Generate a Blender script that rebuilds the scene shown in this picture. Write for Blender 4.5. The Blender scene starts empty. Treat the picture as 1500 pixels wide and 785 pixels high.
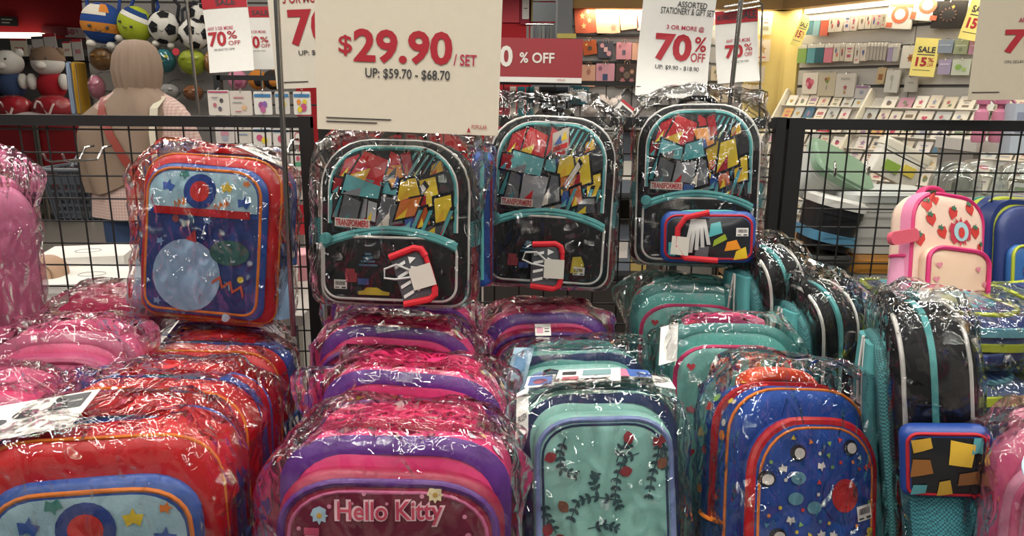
import bpy, bmesh, math, random
from mathutils import Vector, Matrix, noise
from mathutils.bvhtree import BVHTree

S = bpy.context.scene
COL = S.collection
R = math.radians
random.seed(7)

# ------------------------------------------------------------------ camera
F = 1083.0                      # focal length in pixels of the 1500 px wide frame
CAM = Vector((0.0, 0.0, 1.42))
PITCH, ROLL = R(13.4), R(0.5)
cd = bpy.data.cameras.new('camera'); cd.sensor_width = 36.0; cd.lens = F / 1500 * 36.0
cd.clip_start = 0.02; cd.clip_end = 100
cam = bpy.data.objects.new('camera', cd); COL.objects.link(cam)
CM = Matrix.Translation(CAM) @ Matrix.Rotation(R(90) - PITCH, 4, 'X') @ Matrix.Rotation(ROLL, 4, 'Z')
cam.matrix_world = CM
S.camera = cam

# ------------------------------------------------------------------ world, lamps, exposure
w = bpy.data.worlds.new('shop_air'); S.world = w; w.use_nodes = True
w.node_tree.nodes['Background'].inputs[0].default_value = (1.0, 0.96, 0.9, 1)
w.node_tree.nodes['Background'].inputs[1].default_value = 0.10
S.view_settings.view_transform = 'Standard'; S.view_settings.look = 'None'
S.view_settings.gamma = 1; S.view_settings.use_curve_mapping = False
S.view_settings.exposure = 0.0
S.cycles.transparent_max_bounces = 32
S.cycles.max_bounces = 8
S.cycles.sample_clamp_indirect = 6.0
CEIL = 2.95
LAMPS = []
for ix in range(-3, 4):
    for iy in range(-1, 7):
        LAMPS.append((ix * 1.35 + 0.2, iy * 1.75 + 0.25))
for (lx, ly) in LAMPS:
    ld = bpy.data.lights.new('tube_light', 'AREA'); ld.shape = 'RECTANGLE'
    ld.size = 1.15; ld.size_y = 0.06; ld.energy = 12.5; ld.color = (1.0, 0.95, 0.87)
    lo = bpy.data.objects.new('tube_light', ld); COL.objects.link(lo)
    lo.location = (lx, ly, CEIL - 0.075)

SPOTS = [(x, y) for x in (-1.5, -.75, 0.0, .75, 1.5) for y in (-1.4, -.3, .75, 1.75)]
for (lx, ly) in SPOTS:          # unseen small spots, added to raise glints on the plastic wrap
    ld = bpy.data.lights.new('added_glint_spot', 'SPOT'); ld.energy = 20.0; ld.spot_size = R(120); ld.spot_blend = .6; ld.shadow_soft_size = .035; ld.color = (1.0, .95, .87)
    lo = bpy.data.objects.new('added_glint_spot', ld); COL.objects.link(lo); lo.location = (lx, ly, CEIL - .12)

# ------------------------------------------------------------------ pixel <-> place
def ray(px, py):
    d = Vector(((px - 750) / F, -(py - 392.5) / F, -1.0))
    return (CM.to_3x3() @ d)
def at(px, py, Y):
    d = ray(px, py); return CAM + d * ((Y - CAM.y) / d.y)
def at_dist(px, py, dist):          # distance along the optical axis
    return CAM + ray(px, py) * dist
def at_z(px, py, z):
    d = ray(px, py); return CAM + d * ((z - CAM.z) / d.z)
class Plane:
    def __init__(s, O, U, N):
        s.O = Vector(O); s.U = Vector(U).normalized(); s.N = Vector(N).normalized()
        s.V = s.N.cross(s.U).normalized()
    def hit(s, px, py, off=0):
        d = ray(px, py); O = s.O + s.N * off
        t = (O - CAM).dot(s.N) / d.dot(s.N)
        p = CAM + d * t - s.O
        return p.dot(s.U), p.dot(s.V)
    def mat(s, u, v, n=0, rot=0):
        m = Matrix(((s.U.x, s.V.x, s.N.x, 0), (s.U.y, s.V.y, s.N.y, 0), (s.U.z, s.V.z, s.N.z, 0), (0, 0, 0, 1)))
        return Matrix.Translation(s.O + s.U * u + s.V * v + s.N * n) @ m @ Matrix.Rotation(rot, 4, 'Z')
def VP(Y): return Plane((0, Y, 0), (1, 0, 0), (0, -1, 0))

# ------------------------------------------------------------------ materials
def lin(h):
    h = h.lstrip('#'); o = []
    for i in (0, 2, 4):
        c = int(h[i:i+2], 16) / 255
        o.append(c / 12.92 if c <= .04045 else ((c + .055) / 1.055) ** 2.4)
    return (*o, 1)
MATS = {}
def mat(col, kind='cloth'):
    key = col + kind
    if key in MATS: return MATS[key]
    m = bpy.data.materials.new(kind + '_' + col.strip('#')); m.use_nodes = True; MATS[key] = m
    nt = m.node_tree; N = nt.nodes; L = nt.links; b = N['Principled BSDF']
    P = dict(cloth=(.62, .10, 420, .10), sheen=(.36, .08, 260, .06), paper=(.75, .04, 60, .01), print=(.5, .05, 90, .01),
             gloss=(.22, .05, 30, .02), plast=(.35, .05, 20, .015), metal=(.25, .05, 40, .01), rubber=(.55, .08, 60, .04),
             fuzzy=(.95, .16, 150, .35), wall=(.8, .05, 5, .02), pvc=(.18, .08, 25, .06), mesh=(.7, .5, 300, .3), rough=(.9, .12, 12, .1))[kind]
    rough, amt, sc, bmp = P
    tc = N.new('ShaderNodeTexCoord'); nz = N.new('ShaderNodeTexNoise')
    nz.inputs['Scale'].default_value = sc; nz.inputs['Detail'].default_value = 3
    L.new(tc.outputs['Object'], nz.inputs['Vector'])
    mx = N.new('ShaderNodeMix'); mx.data_type = 'RGBA'
    c = lin(col)
    mx.inputs[6].default_value = (c[0] * (1 - amt), c[1] * (1 - amt), c[2] * (1 - amt), 1)
    mx.inputs[7].default_value = (min(1, c[0] * (1 + amt)), min(1, c[1] * (1 + amt)), min(1, c[2] * (1 + amt)), 1)
    L.new(nz.outputs['Fac'], mx.inputs[0]); L.new(mx.outputs[2], b.inputs['Base Color'])
    b.inputs['Roughness'].default_value = rough
    if kind == 'metal': b.inputs['Metallic'].default_value = 1.0
    if kind in ('paper', 'cloth', 'fuzzy', 'wall', 'rough'): b.inputs['Specular IOR Level'].default_value = .25
    bp = N.new('ShaderNodeBump'); bp.inputs['Strength'].default_value = min(1, bmp * 3); bp.inputs['Distance'].default_value = .002
    if kind == 'mesh':          # woven net: fine checker of holes drawn as relief and tone
        ck = N.new('ShaderNodeTexChecker'); ck.inputs['Scale'].default_value = 320
        L.new(tc.outputs['Object'], ck.inputs['Vector'])
        ck.inputs[1].default_value = (c[0] * .35, c[1] * .35, c[2] * .35, 1); ck.inputs[2].default_value = c
        L.new(ck.outputs['Color'], b.inputs['Base Color']); L.new(ck.outputs['Fac'], bp.inputs['Height'])
    else: L.new(nz.outputs['Fac'], bp.inputs['Height'])
    L.new(bp.outputs['Normal'], b.inputs['Normal'])
    return m
def lamp_mat(col, s):
    m = bpy.data.materials.new('lamp_glow'); m.use_nodes = True
    b = m.node_tree.nodes['Principled BSDF']
    b.inputs['Emission Color'].default_value = lin(col); b.inputs['Emission Strength'].default_value = s
    return m
def film_mat(name, strength=1.0, haze=0.0, scale=30, tint=(1, 1, 1), dist=.006):
    m = bpy.data.materials.new(name); m.use_nodes = True
    nt = m.node_tree; N = nt.nodes; L = nt.links
    for n in list(N): N.remove(n)
    out = N.new('ShaderNodeOutputMaterial'); mix = N.new('ShaderNodeMixShader'); tr = N.new('ShaderNodeBsdfTransparent')
    gl = N.new('ShaderNodeBsdfGlossy'); gl.inputs['Roughness'].default_value = .02
    gl.inputs['Color'].default_value = (1, 1, 1, 1); tr.inputs['Color'].default_value = (*tint, 1)
    tc = N.new('ShaderNodeTexCoord')
    n1 = N.new('ShaderNodeTexNoise'); n1.inputs['Scale'].default_value = scale; n1.inputs['Detail'].default_value = 2.2
    n1.inputs['Roughness'].default_value = .55; n1.inputs['Distortion'].default_value = 1.2
    n1.noise_type = 'RIDGED_MULTIFRACTAL'
    mp = N.new('ShaderNodeMapping'); mp.inputs['Scale'].default_value = (1, 1, .55)
    L.new(tc.outputs['Object'], mp.inputs['Vector']); L.new(mp.outputs[0], n1.inputs['Vector'])
    bp = N.new('ShaderNodeBump'); bp.inputs['Strength'].default_value = 1.0; bp.inputs['Distance'].default_value = dist
    vo = N.new('ShaderNodeTexVoronoi'); vo.inputs['Scale'].default_value = scale*.62
    n2 = N.new('ShaderNodeTexNoise'); n2.inputs['Scale'].default_value = 9; L.new(mp.outputs[0], n2.inputs['Vector'])
    av = N.new('ShaderNodeVectorMath'); av.operation = 'MULTIPLY_ADD'; av.inputs[1].default_value = (.09, .09, .09)
    L.new(n2.outputs['Color'], av.inputs[0]); L.new(mp.outputs[0], av.inputs[2]); L.new(av.outputs[0], vo.inputs['Vector'])
    ad = N.new('ShaderNodeMath'); ad.operation = 'MULTIPLY_ADD'; ad.inputs[1].default_value = 1.1
    L.new(vo.outputs['Distance'], ad.inputs[0]); L.new(n1.outputs['Fac'], ad.inputs[2])
    L.new(ad.outputs[0], bp.inputs['Height']); L.new(bp.outputs['Normal'], gl.inputs['Normal'])
    fr = N.new('ShaderNodeFresnel'); fr.inputs['IOR'].default_value = 1.5; L.new(bp.outputs['Normal'], fr.inputs['Normal'])
    mu = N.new('ShaderNodeMath'); mu.operation = 'MULTIPLY_ADD'; mu.inputs[1].default_value = .9 * strength; mu.inputs[2].default_value = haze
    mn = N.new('ShaderNodeMath'); mn.operation = 'MINIMUM'; mn.inputs[1].default_value = .75
    L.new(fr.outputs[0], mu.inputs[0]); L.new(mu.outputs[0], mn.inputs[0]); L.new(mn.outputs[0], mix.inputs[0])
    L.new(tr.outputs[0], mix.inputs[1]); L.new(gl.outputs[0], mix.inputs[2]); L.new(mix.outputs[0], out.inputs[0])
    return m
FILM = film_mat('clear_film', 2.3, dist=.016)
FILM_SMALL = film_mat('clear_film_small', 1.0, .0, 35)
CLEAR = film_mat('clear_plastic', .7, .05, 6, (.93, .96, .95))

# ------------------------------------------------------------------ mesh building
class MB:
    def __init__(s): s.v = []; s.f = []; s.mi = []; s.cur = 0
    def add(s, vs, fs):
        o = len(s.v); s.v += [tuple(v) for v in vs]
        for f in fs: s.f.append([i + o for i in f]); s.mi.append(s.cur)
        return s
    def box(s, x0, x1, y0, y1, z0, z1):
        return s.add([(x0,y0,z0),(x1,y0,z0),(x1,y1,z0),(x0,y1,z0),(x0,y0,z1),(x1,y0,z1),(x1,y1,z1),(x0,y1,z1)],
                     [(0,3,2,1),(4,5,6,7),(0,1,5,4),(1,2,6,5),(2,3,7,6),(3,0,4,7)])
    def rings(s, rings, closed=True, cap0=True, cap1=True):
        n = len(rings[0]); vs = [p for r in rings for p in r]; fs = []
        for k in range(len(rings) - 1):
            for i in range(n if closed else n - 1):
                j = (i + 1) % n; fs.append((k*n+i, k*n+j, (k+1)*n+j, (k+1)*n+i))
        if closed and cap0: fs.append(tuple(reversed(range(n))))
        if closed and cap1: fs.append(tuple(range((len(rings)-1)*n, len(rings)*n)))
        return s.add(vs, fs)
    def tube(s, path, r, sides=8, closed=False, r2=None):
        P = [Vector(p) for p in path]; n = len(P); rings = []; up = Vector((.3, .2, .93)).normalized()
        prev = None
        for i in range(n):
            if closed: t = P[(i+1) % n] - P[i-1]
            else: t = P[min(i+1, n-1)] - P[max(i-1, 0)]
            t.normalize()
            a = (prev if prev is not None else up); a = a - t * a.dot(t)
            if a.length < 1e-4: a = Vector((1, 0, 0)) - t * t.x
            a.normalize(); prev = a; b = t.cross(a)
            rr = r if r2 is None else r + (r2 - r) * i / max(1, n - 1)
            if callable(r): rr = r(i / max(1, n - 1))
            rings.append([P[i] + (a * math.cos(2*math.pi*k/sides) + b * math.sin(2*math.pi*k/sides)) * rr for k in range(sides)])
        if closed: rings.append(rings[0]); return s.rings(rings, True, False, False)
        return s.rings(rings)
    def lathe(s, prof, n=24, c=(0, 0), sx=1, sy=1):
        rings = [[(c[0] + r*sx*math.cos(2*math.pi*i/n), c[1] + r*sy*math.sin(2*math.pi*i/n), z) for i in range(n)] for r, z in prof]
        return s.rings(rings)
    def ball(s, c, rx, ry=None, rz=None, n=16, m=10):
        ry = ry or rx; rz = rz or rx; rings = []
        for k in range(1, m):
            a = math.pi * k / m - math.pi / 2
            rings.append([(c[0] + rx*math.cos(a)*math.cos(2*math.pi*i/n), c[1] + ry*math.cos(a)*math.sin(2*math.pi*i/n), c[2] + rz*math.sin(a)) for i in range(n)])
        return s.rings(rings)
    def build(s, name, m, parent=None, smooth=35, mw=None):
        me = bpy.data.meshes.new(name); me.from_pydata(s.v, [], s.f)
        for x in (m if isinstance(m, (list, tuple)) else [m]): me.materials.append(x)
        if isinstance(m, (list, tuple)): me.polygons.foreach_set('material_index', s.mi)
        if smooth:
            me.polygons.foreach_set('use_smooth', [True] * len(me.polygons)); me.set_sharp_from_angle(angle=R(smooth))
        me.update()
        o = bpy.data.objects.new(name, me); COL.objects.link(o)
        if parent is not None: o.parent = parent
        elif mw is not None: o.matrix_world = mw
        return o
def thing(name, label, cat, group=None, mw=None):
    o = bpy.data.objects.new(name, None); COL.objects.link(o); o.empty_display_size = .05
    o['label'] = label; o['category'] = cat
    if group: o['group'] = group
    if mw is not None: o.matrix_world = mw
    return o
def tag(o, label, cat, group=None):
    o['label'] = label; o['category'] = cat
    if group: o['group'] = group
    return o
def struct(o, label=None):
    o['kind'] = 'structure'
    if label: o['label'] = label
    return o
def rot_euler(yaw=0, lean=0, roll=0):
    return Matrix.Rotation(R(yaw), 4, 'Z') @ Matrix.Rotation(-R(lean), 4, 'X') @ Matrix.Rotation(R(roll), 4, 'Y')

def rrect(w, h, rt, rb, n=7, z0=0.0, ex=2.0):
    """closed outline (x, z), counter-clockwise from the bottom right"""
    rtx, rtz = rt if isinstance(rt, tuple) else (rt, rt)
    rbx, rbz = rb if isinstance(rb, tuple) else (rb, rb)
    pts = []; e = 2.0 / ex
    def arc(cx, cz, rx, rz, a0):
        for i in range(n + 1):
            a = a0 + math.pi / 2 * i / n; c, d = math.cos(a), math.sin(a)
            pts.append((cx + rx * math.copysign(abs(c) ** e, c), cz + rz * math.copysign(abs(d) ** e, d)))
    arc(w/2 - rbx, z0 + rbz, rbx, rbz, -math.pi/2)
    arc(w/2 - rtx, z0 + h - rtz, rtx, rtz, 0)
    arc(-w/2 + rtx, z0 + h - rtz, rtx, rtz, math.pi/2)
    arc(-w/2 + rbx, z0 + rbz, rbx, rbz, math.pi)
    out = []
    for k, p in enumerate(pts):           # long straight sides get extra points
        q = pts[(k + 1) % len(pts)]; out.append(p)
        d = math.hypot(q[0]-p[0], q[1]-p[1]); m = int(d / .035)
        for j in range(1, m + 1): out.append((p[0] + (q[0]-p[0]) * j / (m+1), p[1] + (q[1]-p[1]) * j / (m+1)))
    return out
def scaled(ol, e, w, h, cz):
    sx, sz = max(.02, 1 - 2*e/w), max(.02, 1 - 2*e/h)
    return [(x * sx, (z - cz) * sz + cz) for x, z in ol]
class Shell:
    """puffed slab: outline in x-z, depth towards -y, rounded rims, bulging front"""
    def __init__(s, w, h, rt, rb, d, edge=.02, bulge=.02, y0=0.0, z0=0.0, ex=2.0, sag=.004, seed=0):
        s.w, s.h, s.d, s.y0, s.z0 = w, h, d, y0, z0
        s.ol = rrect(w, h, rt, rb, 7, z0, ex); cz = z0 + h / 2; s.cz = cz; s.edge = edge
        prof = [(edge, 0), (edge*.3, edge*.3), (0, edge), (0, d*.5), (0, d-edge), (edge*.3, d-edge*.3), (edge, d)]
        rings = []
        for e, y in prof: rings.append([(x, y0 - y, z) for x, z in scaled(s.ol, e, w, h, cz)])
        base = scaled(s.ol, edge, w, h, cz)
        for t in (.92, .8, .64, .46, .28, .12):
            rings.append([(x*t, y0 - d - bulge*(1 - t**2.2), (z-cz)*t + cz) for x, z in base])
        mb = MB(); mb.rings(rings)
        rs = Vector((seed * 3.1, seed * 1.7, 0)); vv = []
        for v in mb.v:
            q = noise.noise_vector(Vector(v) * 9 + rs) * sag
            vv.append((v[0] + q.x, v[1] + q.y, v[2] + q.z))
        mb.v = vv; s.mb = mb
        s.bvh = BVHTree.FromPolygons(mb.v, mb.f)
    def build(s, name, m, parent): return s.mb.build(name, m, parent, 50)
    def y(s, x, z, off=.0):
        hit = s.bvh.ray_cast(Vector((x, -3, z)), Vector((0, 1, 0)))
        return (hit[0].y if hit[0] else s.y0 - s.d) - off
    def rim(s, e=0.0, y=None, sel=None):
        """points along the outline at inset e; y None: on the front rim"""
        yy = s.y0 - s.d if y is None else y
        return [(x, yy, z) for x, z in scaled(s.ol, e, s.w, s.h, s.cz)]
    def band(s, name, m, parent, ya, yb, zmin=-9, out=.0025, closed=False):
        """strip round the gusset between depths ya..yb (fractions of d), above zmin"""
        ol = s.ol if closed else None
        if not closed:
            pts = [p for p in s.ol]; k = min(range(len(pts)), key=lambda i: abs(pts[i][0]) + 9*(pts[i][1] - s.z0))
            pts = pts[k:] + pts[:k]; ol = [p for p in pts if p[1] >= zmin]
        mb = MB(); n = len(ol); rings = []
        for fr, o in ((ya, -.006), (ya, out), (yb, out), (yb, -.006)):
            d = s.d * fr; lim = 0
            if d < s.edge: lim = s.edge - d
            if d > s.d - s.edge: lim = d - (s.d - s.edge)
            e = s.edge - math.sqrt(max(0, s.edge**2 - lim**2)) if lim else 0
            rings.append([(x, s.y0 - d, z) for x, z in scaled(ol, e*.75 - o, s.w, s.h, s.cz)])
        mb.rings(rings, closed, False, False)
        return mb.build(name, m, parent, 60)
def decal2(sh, polys, off=.0015, cell=.02):
    """flat shapes pressed onto a shell's front; returns an MB"""
    mb = MB()
    for pl in polys:
        bm = bmesh.new()
        try: bm.faces.new([bm.verts.new((x, 0, z)) for x, z in pl])
        except ValueError: bm.free(); continue
        bmesh.ops.triangulate(bm, faces=bm.faces[:])
        for _ in range(5):
            es = [e for e in bm.edges if e.calc_length() > cell]
            if not es: break
            bmesh.ops.subdivide_edges(bm, edges=es, cuts=1)
            bmesh.ops.triangulate(bm, faces=[f for f in bm.faces if len(f.verts) > 3])
        bm.verts.index_update(); bm.normal_update()
        vs = [(v.co.x, sh.y(v.co.x, v.co.z, off), v.co.z) for v in bm.verts]
        fs = []
        for f in bm.faces:
            ids = [v.index for v in f.verts]
            if f.normal.y > 0: ids.reverse()
            fs.append(ids)
        mb.add(vs, fs); bm.free()
    return mb
def decal(sh, name, m, parent, polys, off=.0015, cell=.02): return decal2(sh, polys, off, cell).build(name, m, parent, 60)
def piping(sh, name, m, parent, pts, r=.003, closed=False, off=.0, sides=6):
    P = [(p[0], sh.y(p[0], p[1], off), p[1]) for p in pts]
    return MB().tube(P, r, sides, closed).build(name, m, parent, 60)

# ------------------------------------------------------------------ flat shapes
def circle(cx, cz, r, n=20, rz=None):
    rz = rz or r
    return [(cx + r*math.cos(2*math.pi*i/n), cz + rz*math.sin(2*math.pi*i/n)) for i in range(n)]
def star(cx, cz, r, rot=0, n=5, k=.45):
    return [(cx + (r if i % 2 == 0 else r*k) * math.sin(rot + math.pi*i/n), cz + (r if i % 2 == 0 else r*k) * math.cos(rot + math.pi*i/n)) for i in range(2*n)]
def zigzag(cx, cz, l, t, rot=0, n=3):
    up = [(-l/2 + l*i/(2*n), (t*1.1 if i % 2 else -t*1.1)) for i in range(2*n+1)]
    pts = [(x, z + t/2) for x, z in up] + [(x, z - t/2) for x, z in reversed(up)]
    c, s = math.cos(rot), math.sin(rot)
    return [(cx + x*c - z*s, cz + x*s + z*c) for x, z in reversed(pts)]
def rect(x0, x1, z0, z1): return [(x0, z0), (x1, z0), (x1, z1), (x0, z1)]
def poly_rot(cx, cz, pts, rot=0, s=1):
    c, q = math.cos(rot), math.sin(rot)
    return [(cx + (x*c - z*q)*s, cz + (x*q + z*c)*s) for x, z in pts]
def leaf(cx, cz, l, wd, rot):
    pts = [(l*t, wd*math.sin(math.pi*t)**.8) for t in (0, .2, .4, .6, .8, 1)] + [(l*t, -wd*math.sin(math.pi*t)**.8) for t in (.8, .6, .4, .2)]
    return poly_rot(cx, cz, list(reversed(pts)), rot)
def heart(cx, cz, s, rot=0):
    pts = []
    for i in range(18):
        t = 2*math.pi*i/18
        pts.append((16*math.sin(t)**3/17, (13*math.cos(t) - 5*math.cos(2*t) - 2*math.cos(3*t) - math.cos(4*t))/17))
    return poly_rot(cx, cz, list(reversed(pts)), rot, s)
def flower(cx, cz, r, n=6): return [(cx + r*(1 - .38*(i % 2))*math.cos(math.pi*i/n), cz + r*(1 - .38*(i % 2))*math.sin(math.pi*i/n)) for i in range(2*n)]
TXT = {}
def text2d(s, bold=.0, shear=0.0):
    key = (s, bold, shear)
    if key in TXT: return TXT[key]
    cu = bpy.data.curves.new('t', 'FONT'); cu.body = s; cu.offset = bold; cu.shear = shear; cu.resolution_u = 3; cu.fill_mode = 'FRONT'
    o = bpy.data.objects.new('t', cu); me = o.to_mesh()
    v = [(p.co.x, p.co.y) for p in me.vertices]; f = [list(p.vertices) for p in me.polygons]
    o.to_mesh_clear(); bpy.data.objects.remove(o); bpy.data.curves.remove(cu)
    x0 = min(a for a, b in v); x1 = max(a for a, b in v); y0 = min(b for a, b in v); y1 = max(b for a, b in v)
    TXT[key] = ([((a-x0)/(x1-x0), (b-y0)/(y1-y0)) for a, b in v], f)
    return TXT[key]
def text_fit(s, x0, x1, z0, z1, bold=.0, shear=0.0, rot=0):
    v, f = text2d(s, bold, shear); cx, cz = (x0+x1)/2, (z0+z1)/2; c, q = math.cos(rot), math.sin(rot)
    out = []
    for a, b in v:
        x = (a-.5)*(x1-x0); z = (b-.5)*(z1-z0); out.append((cx + x*c - z*q, cz + x*q + z*c))
    return out, f
def text_on(sh, name, m, parent, s, x0, x1, z0, z1, bold=.0, shear=0.0, rot=0, off=.0022):
    v, f = text_fit(s, x0, x1, z0, z1, bold, shear, rot)
    return MB().add([(x, sh.y(x, z, off), z) for x, z in v], [list(reversed(q)) for q in f] if False else f).build(name, m, parent, 0)

# ------------------------------------------------------------------ crinkled clear bag
def wrap(root, w, h, d, pad=.008, seed=0, n=110, crumple=.0045, top=.015, rt=(.09, .08), tail=None, ears=.03):
    """thin loose film round a bag of width w, height h, depth d"""
    W, H = w + 2*pad, h + pad + top
    ol = rrect(W, H, (rt[0] + pad, rt[1] + pad), (.04, .04), 10, -.002, 2.2)
    L = [0]
    for i in range(len(ol)): a, b = ol[i], ol[(i+1) % len(ol)]; L.append(L[-1] + math.hypot(b[0]-a[0], b[1]-a[1]))
    pts = []; j = 0
    for k in range(n):
        t = L[-1]*k/n
        while L[j+1] < t: j += 1
        u = (t - L[j]) / max(1e-9, L[j+1]-L[j]); a, b = ol[j], ol[(j+1) % len(ol)]; pts.append((a[0]+(b[0]-a[0])*u, a[1]+(b[1]-a[1])*u))
    cz = H/2; e = .022; Df = d + pad; rings = []; P = lambda s_, y: [Vector((x*s_, y, (z-cz)*s_ + cz)) for x, z in pts]
    e2 = 1 - 2*e/W
    for t in (.1, .3, .5, .7, .85): rings.append(P(t*e2, pad))
    for k in range(4): a = math.pi/2*k/3; rings.append(P(e2 + (1-e2)*math.sin(a), pad - e*(1-math.cos(a))))
    for k in range(1, 10): rings.append(P(1, pad - e - (Df + pad - 2*e)*k/10))
    for k in range(4): a = math.pi/2*k/3; rings.append(P(1 - (1-e2)*(1-math.cos(a)), -Df + e - e*math.sin(a)))
    for t in (.95, .9, .84, .78, .72, .66, .6, .54, .48, .42, .36, .3, .24, .18, .12, .06): rings.append(P(t*e2, -Df - .006*(1-t)))
    off = Vector((seed*7.3 + 1, seed*2.9, seed*5.1)); c = Vector((0, -d/2, cz)); out = []
    for r in rings:
        q = []
        for p in r:
            v = p - c; nn = Vector((v.x/W, v.y/(d+.02)*.6, v.z/H)).normalized()
            g = noise.noise(p*10 + off)*.9 + (.5 - abs(noise.noise(p*24 + off))*1.6)*.9 + (.4 - abs(noise.noise(Vector((p.x*70, p.y*70, p.z*35)) + off)))*.5
            up = max(0, v.z/(H/2)); sd_ = min(1, abs(v.x)/(W/2))
            amp = crumple*(1 + 1.2*up**3 + .5*sd_**4); o = p + nn*amp*g
            if ears:
                k = max(0, noise.noise(p*15 + off + Vector((9, 3, 1))) - .05) * max(0, (up*.7 + sd_*.6 - .62))
                o += Vector((v.x/W*2, v.y*.8, up*.5)) * k * ears * 4
            if tail and up > .4: k = (up-.4)/.6; o += Vector(tail)*k*k
            if o.z < .001: o.z = .001
            q.append(o)
        out.append(q)
    ob = MB().rings(out).build('plastic_wrap', FILM, root, 0)
    ob.data.polygons.foreach_set('use_smooth', [True]*len(ob.data.polygons))
    ob['label'] = 'crinkled clear plastic bag over it'
    return ob
# ================================================================== setting
BLK = mat('#141414', 'rubber'); CHROME = mat('#b9b6b0', 'metal'); WHITE = mat('#d8d4cb', 'paper')
o = MB().box(-9, 9, -3, 12.5, -.1, 0).build('floor', mat('#77726b', 'plast'), None, 0); struct(o)
mb = MB()
o = MB().box(-9, 9, -3, 12.5, CEIL, CEIL + .1).build('ceiling', mat('#0c0c0d', 'wall'), None, 0); struct(o)
o = MB().box(-9, 9, 12, 12.1, 0, CEIL).build('wall_back', mat('#a8262c', 'wall'), None, 0); struct(o)
# ceiling lamps that the photo shows: housings with glowing tubes
vis = []
for (lx, ly) in LAMPS:
    q = CM.inverted() @ Vector((lx, ly, CEIL - .05))
    if q.z < 0:
        px, py = 750 + F * q.x / -q.z, 392.5 - F * q.y / -q.z
        if -80 < px < 1580 and py > -12 and py < 400: vis.append((px, lx, ly))
vis.sort()
for k, (px, lx, ly) in enumerate(vis):
    t = thing('ceiling_light', 'white tube light on the black ceiling, number %d counted from the left edge' % (k + 1), 'ceiling light', 'tube lights on the black ceiling', Matrix.Translation((lx, ly, CEIL)))
    MB().box(-.6, .6, -.07, .07, -.055, 0).build('housing', mat('#d0d0d0', 'plast'), t, 0)
    MB().box(-.58, .58, -.05, .05, -.07, -.055).build('tube', lamp_mat('#fff6e6', 6), t, 0)

# alcove with lit card walls on the right
YB = 5.5
C = at(1152, 17, YB); ZS = C.z
U = Vector((.485, -.875, 0)).normalized(); NR = Vector((-U.y * -1, -U.x * 1, 0))
NR = Vector((U.y, -U.x, 0)); 
if NR.dot(CAM - C) < 0: NR = -NR
CR = Vector((C.x, YB, 0))
WR = Plane(CR, U, NR); WB = Plane((0, YB, 0), (1, 0, 0), (0, -1, 0))
xl = at(836, 30, YB).x
def plane_box(pl, u0, u1, v0, v1, n0, n1):
    M = pl.mat(0, 0, 0); vs = []
    mb = MB().box(u0, u1, v0, v1, n0, n1); mb.v = [tuple(M @ Vector(v)) for v in mb.v]; return mb
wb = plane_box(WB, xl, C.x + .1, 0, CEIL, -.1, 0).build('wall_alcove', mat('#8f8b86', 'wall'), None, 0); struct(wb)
plane_box(WB, at(1093, 60, YB).x, C.x + .02, .0, CEIL, 0, .03).build('cream_panel', mat('#d6bf78', 'wall'), wb, 0)
for k in range(9):
    z0 = 1.0 + k * .125
    plane_box(WB, xl, at(1093, 60, YB).x, z0 + .008, z0 + .117, 0, .014).build('slat', mat('#9d9994', 'plast'), wb, 0)
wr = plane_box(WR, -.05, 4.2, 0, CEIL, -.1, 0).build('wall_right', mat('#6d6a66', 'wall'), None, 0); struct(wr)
plane_box(WR, 0.0, .16, 0, CEIL, 0, .03).build('cream_panel', mat('#d6bf78', 'wall'), wr, 0)
for k in range(10):
    z0 = 1.12 + k * .118
    for (a, b) in ((.17, 1.0), (1.006, 1.9), (1.906, 2.9), (2.906, 4.0)):
        plane_box(WR, a, b, z0 + .009, z0 + .109, 0, .016).build('slat', mat('#b3aea6', 'plast'), wr, 0)
tan = mat('#8a6d45', 'wall')
o = plane_box(WB, xl, C.x + .3, ZS, CEIL, 0, .12).build('trim_1', tan, None, 0); struct(o)
o = plane_box(WR, -.1, 4.2, ZS, CEIL, 0, .12).build('trim_2', tan, None, 0); struct(o)
o = MB().box(at(816, 30, YB - .1).x, xl, YB - .15, YB + .1, 0, CEIL).build('wall_pillar', mat('#77787a', 'wall'), None, 0); struct(o)
# lamps tucked under the alcove trim
def strip_lamp(pl, u0, u1, n, e):
    ld = bpy.data.lights.new('strip_light', 'AREA'); ld.shape = 'RECTANGLE'; ld.size = u1 - u0; ld.size_y = .06; ld.energy = e; ld.color = (1, .90, .68)
    lo = bpy.data.objects.new('strip_light', ld); COL.objects.link(lo)
    M = pl.mat((u0 + u1) / 2, ZS - .012, n)
    X = pl.U; Zv = (Vector((0, 0, 1)) * .94 + pl.N * .34).normalized(); Yv = Zv.cross(X)
    lo.matrix_world = Matrix(((X.x, Yv.x, Zv.x, M[0][3]), (X.y, Yv.y, Zv.y, M[1][3]), (X.z, Yv.z, Zv.z, M[2][3]), (0, 0, 0, 1)))
strip_lamp(WB, xl + .1, C.x - .1, .085, 9); strip_lamp(WR, .1, 3.5, .085, 16)

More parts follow.
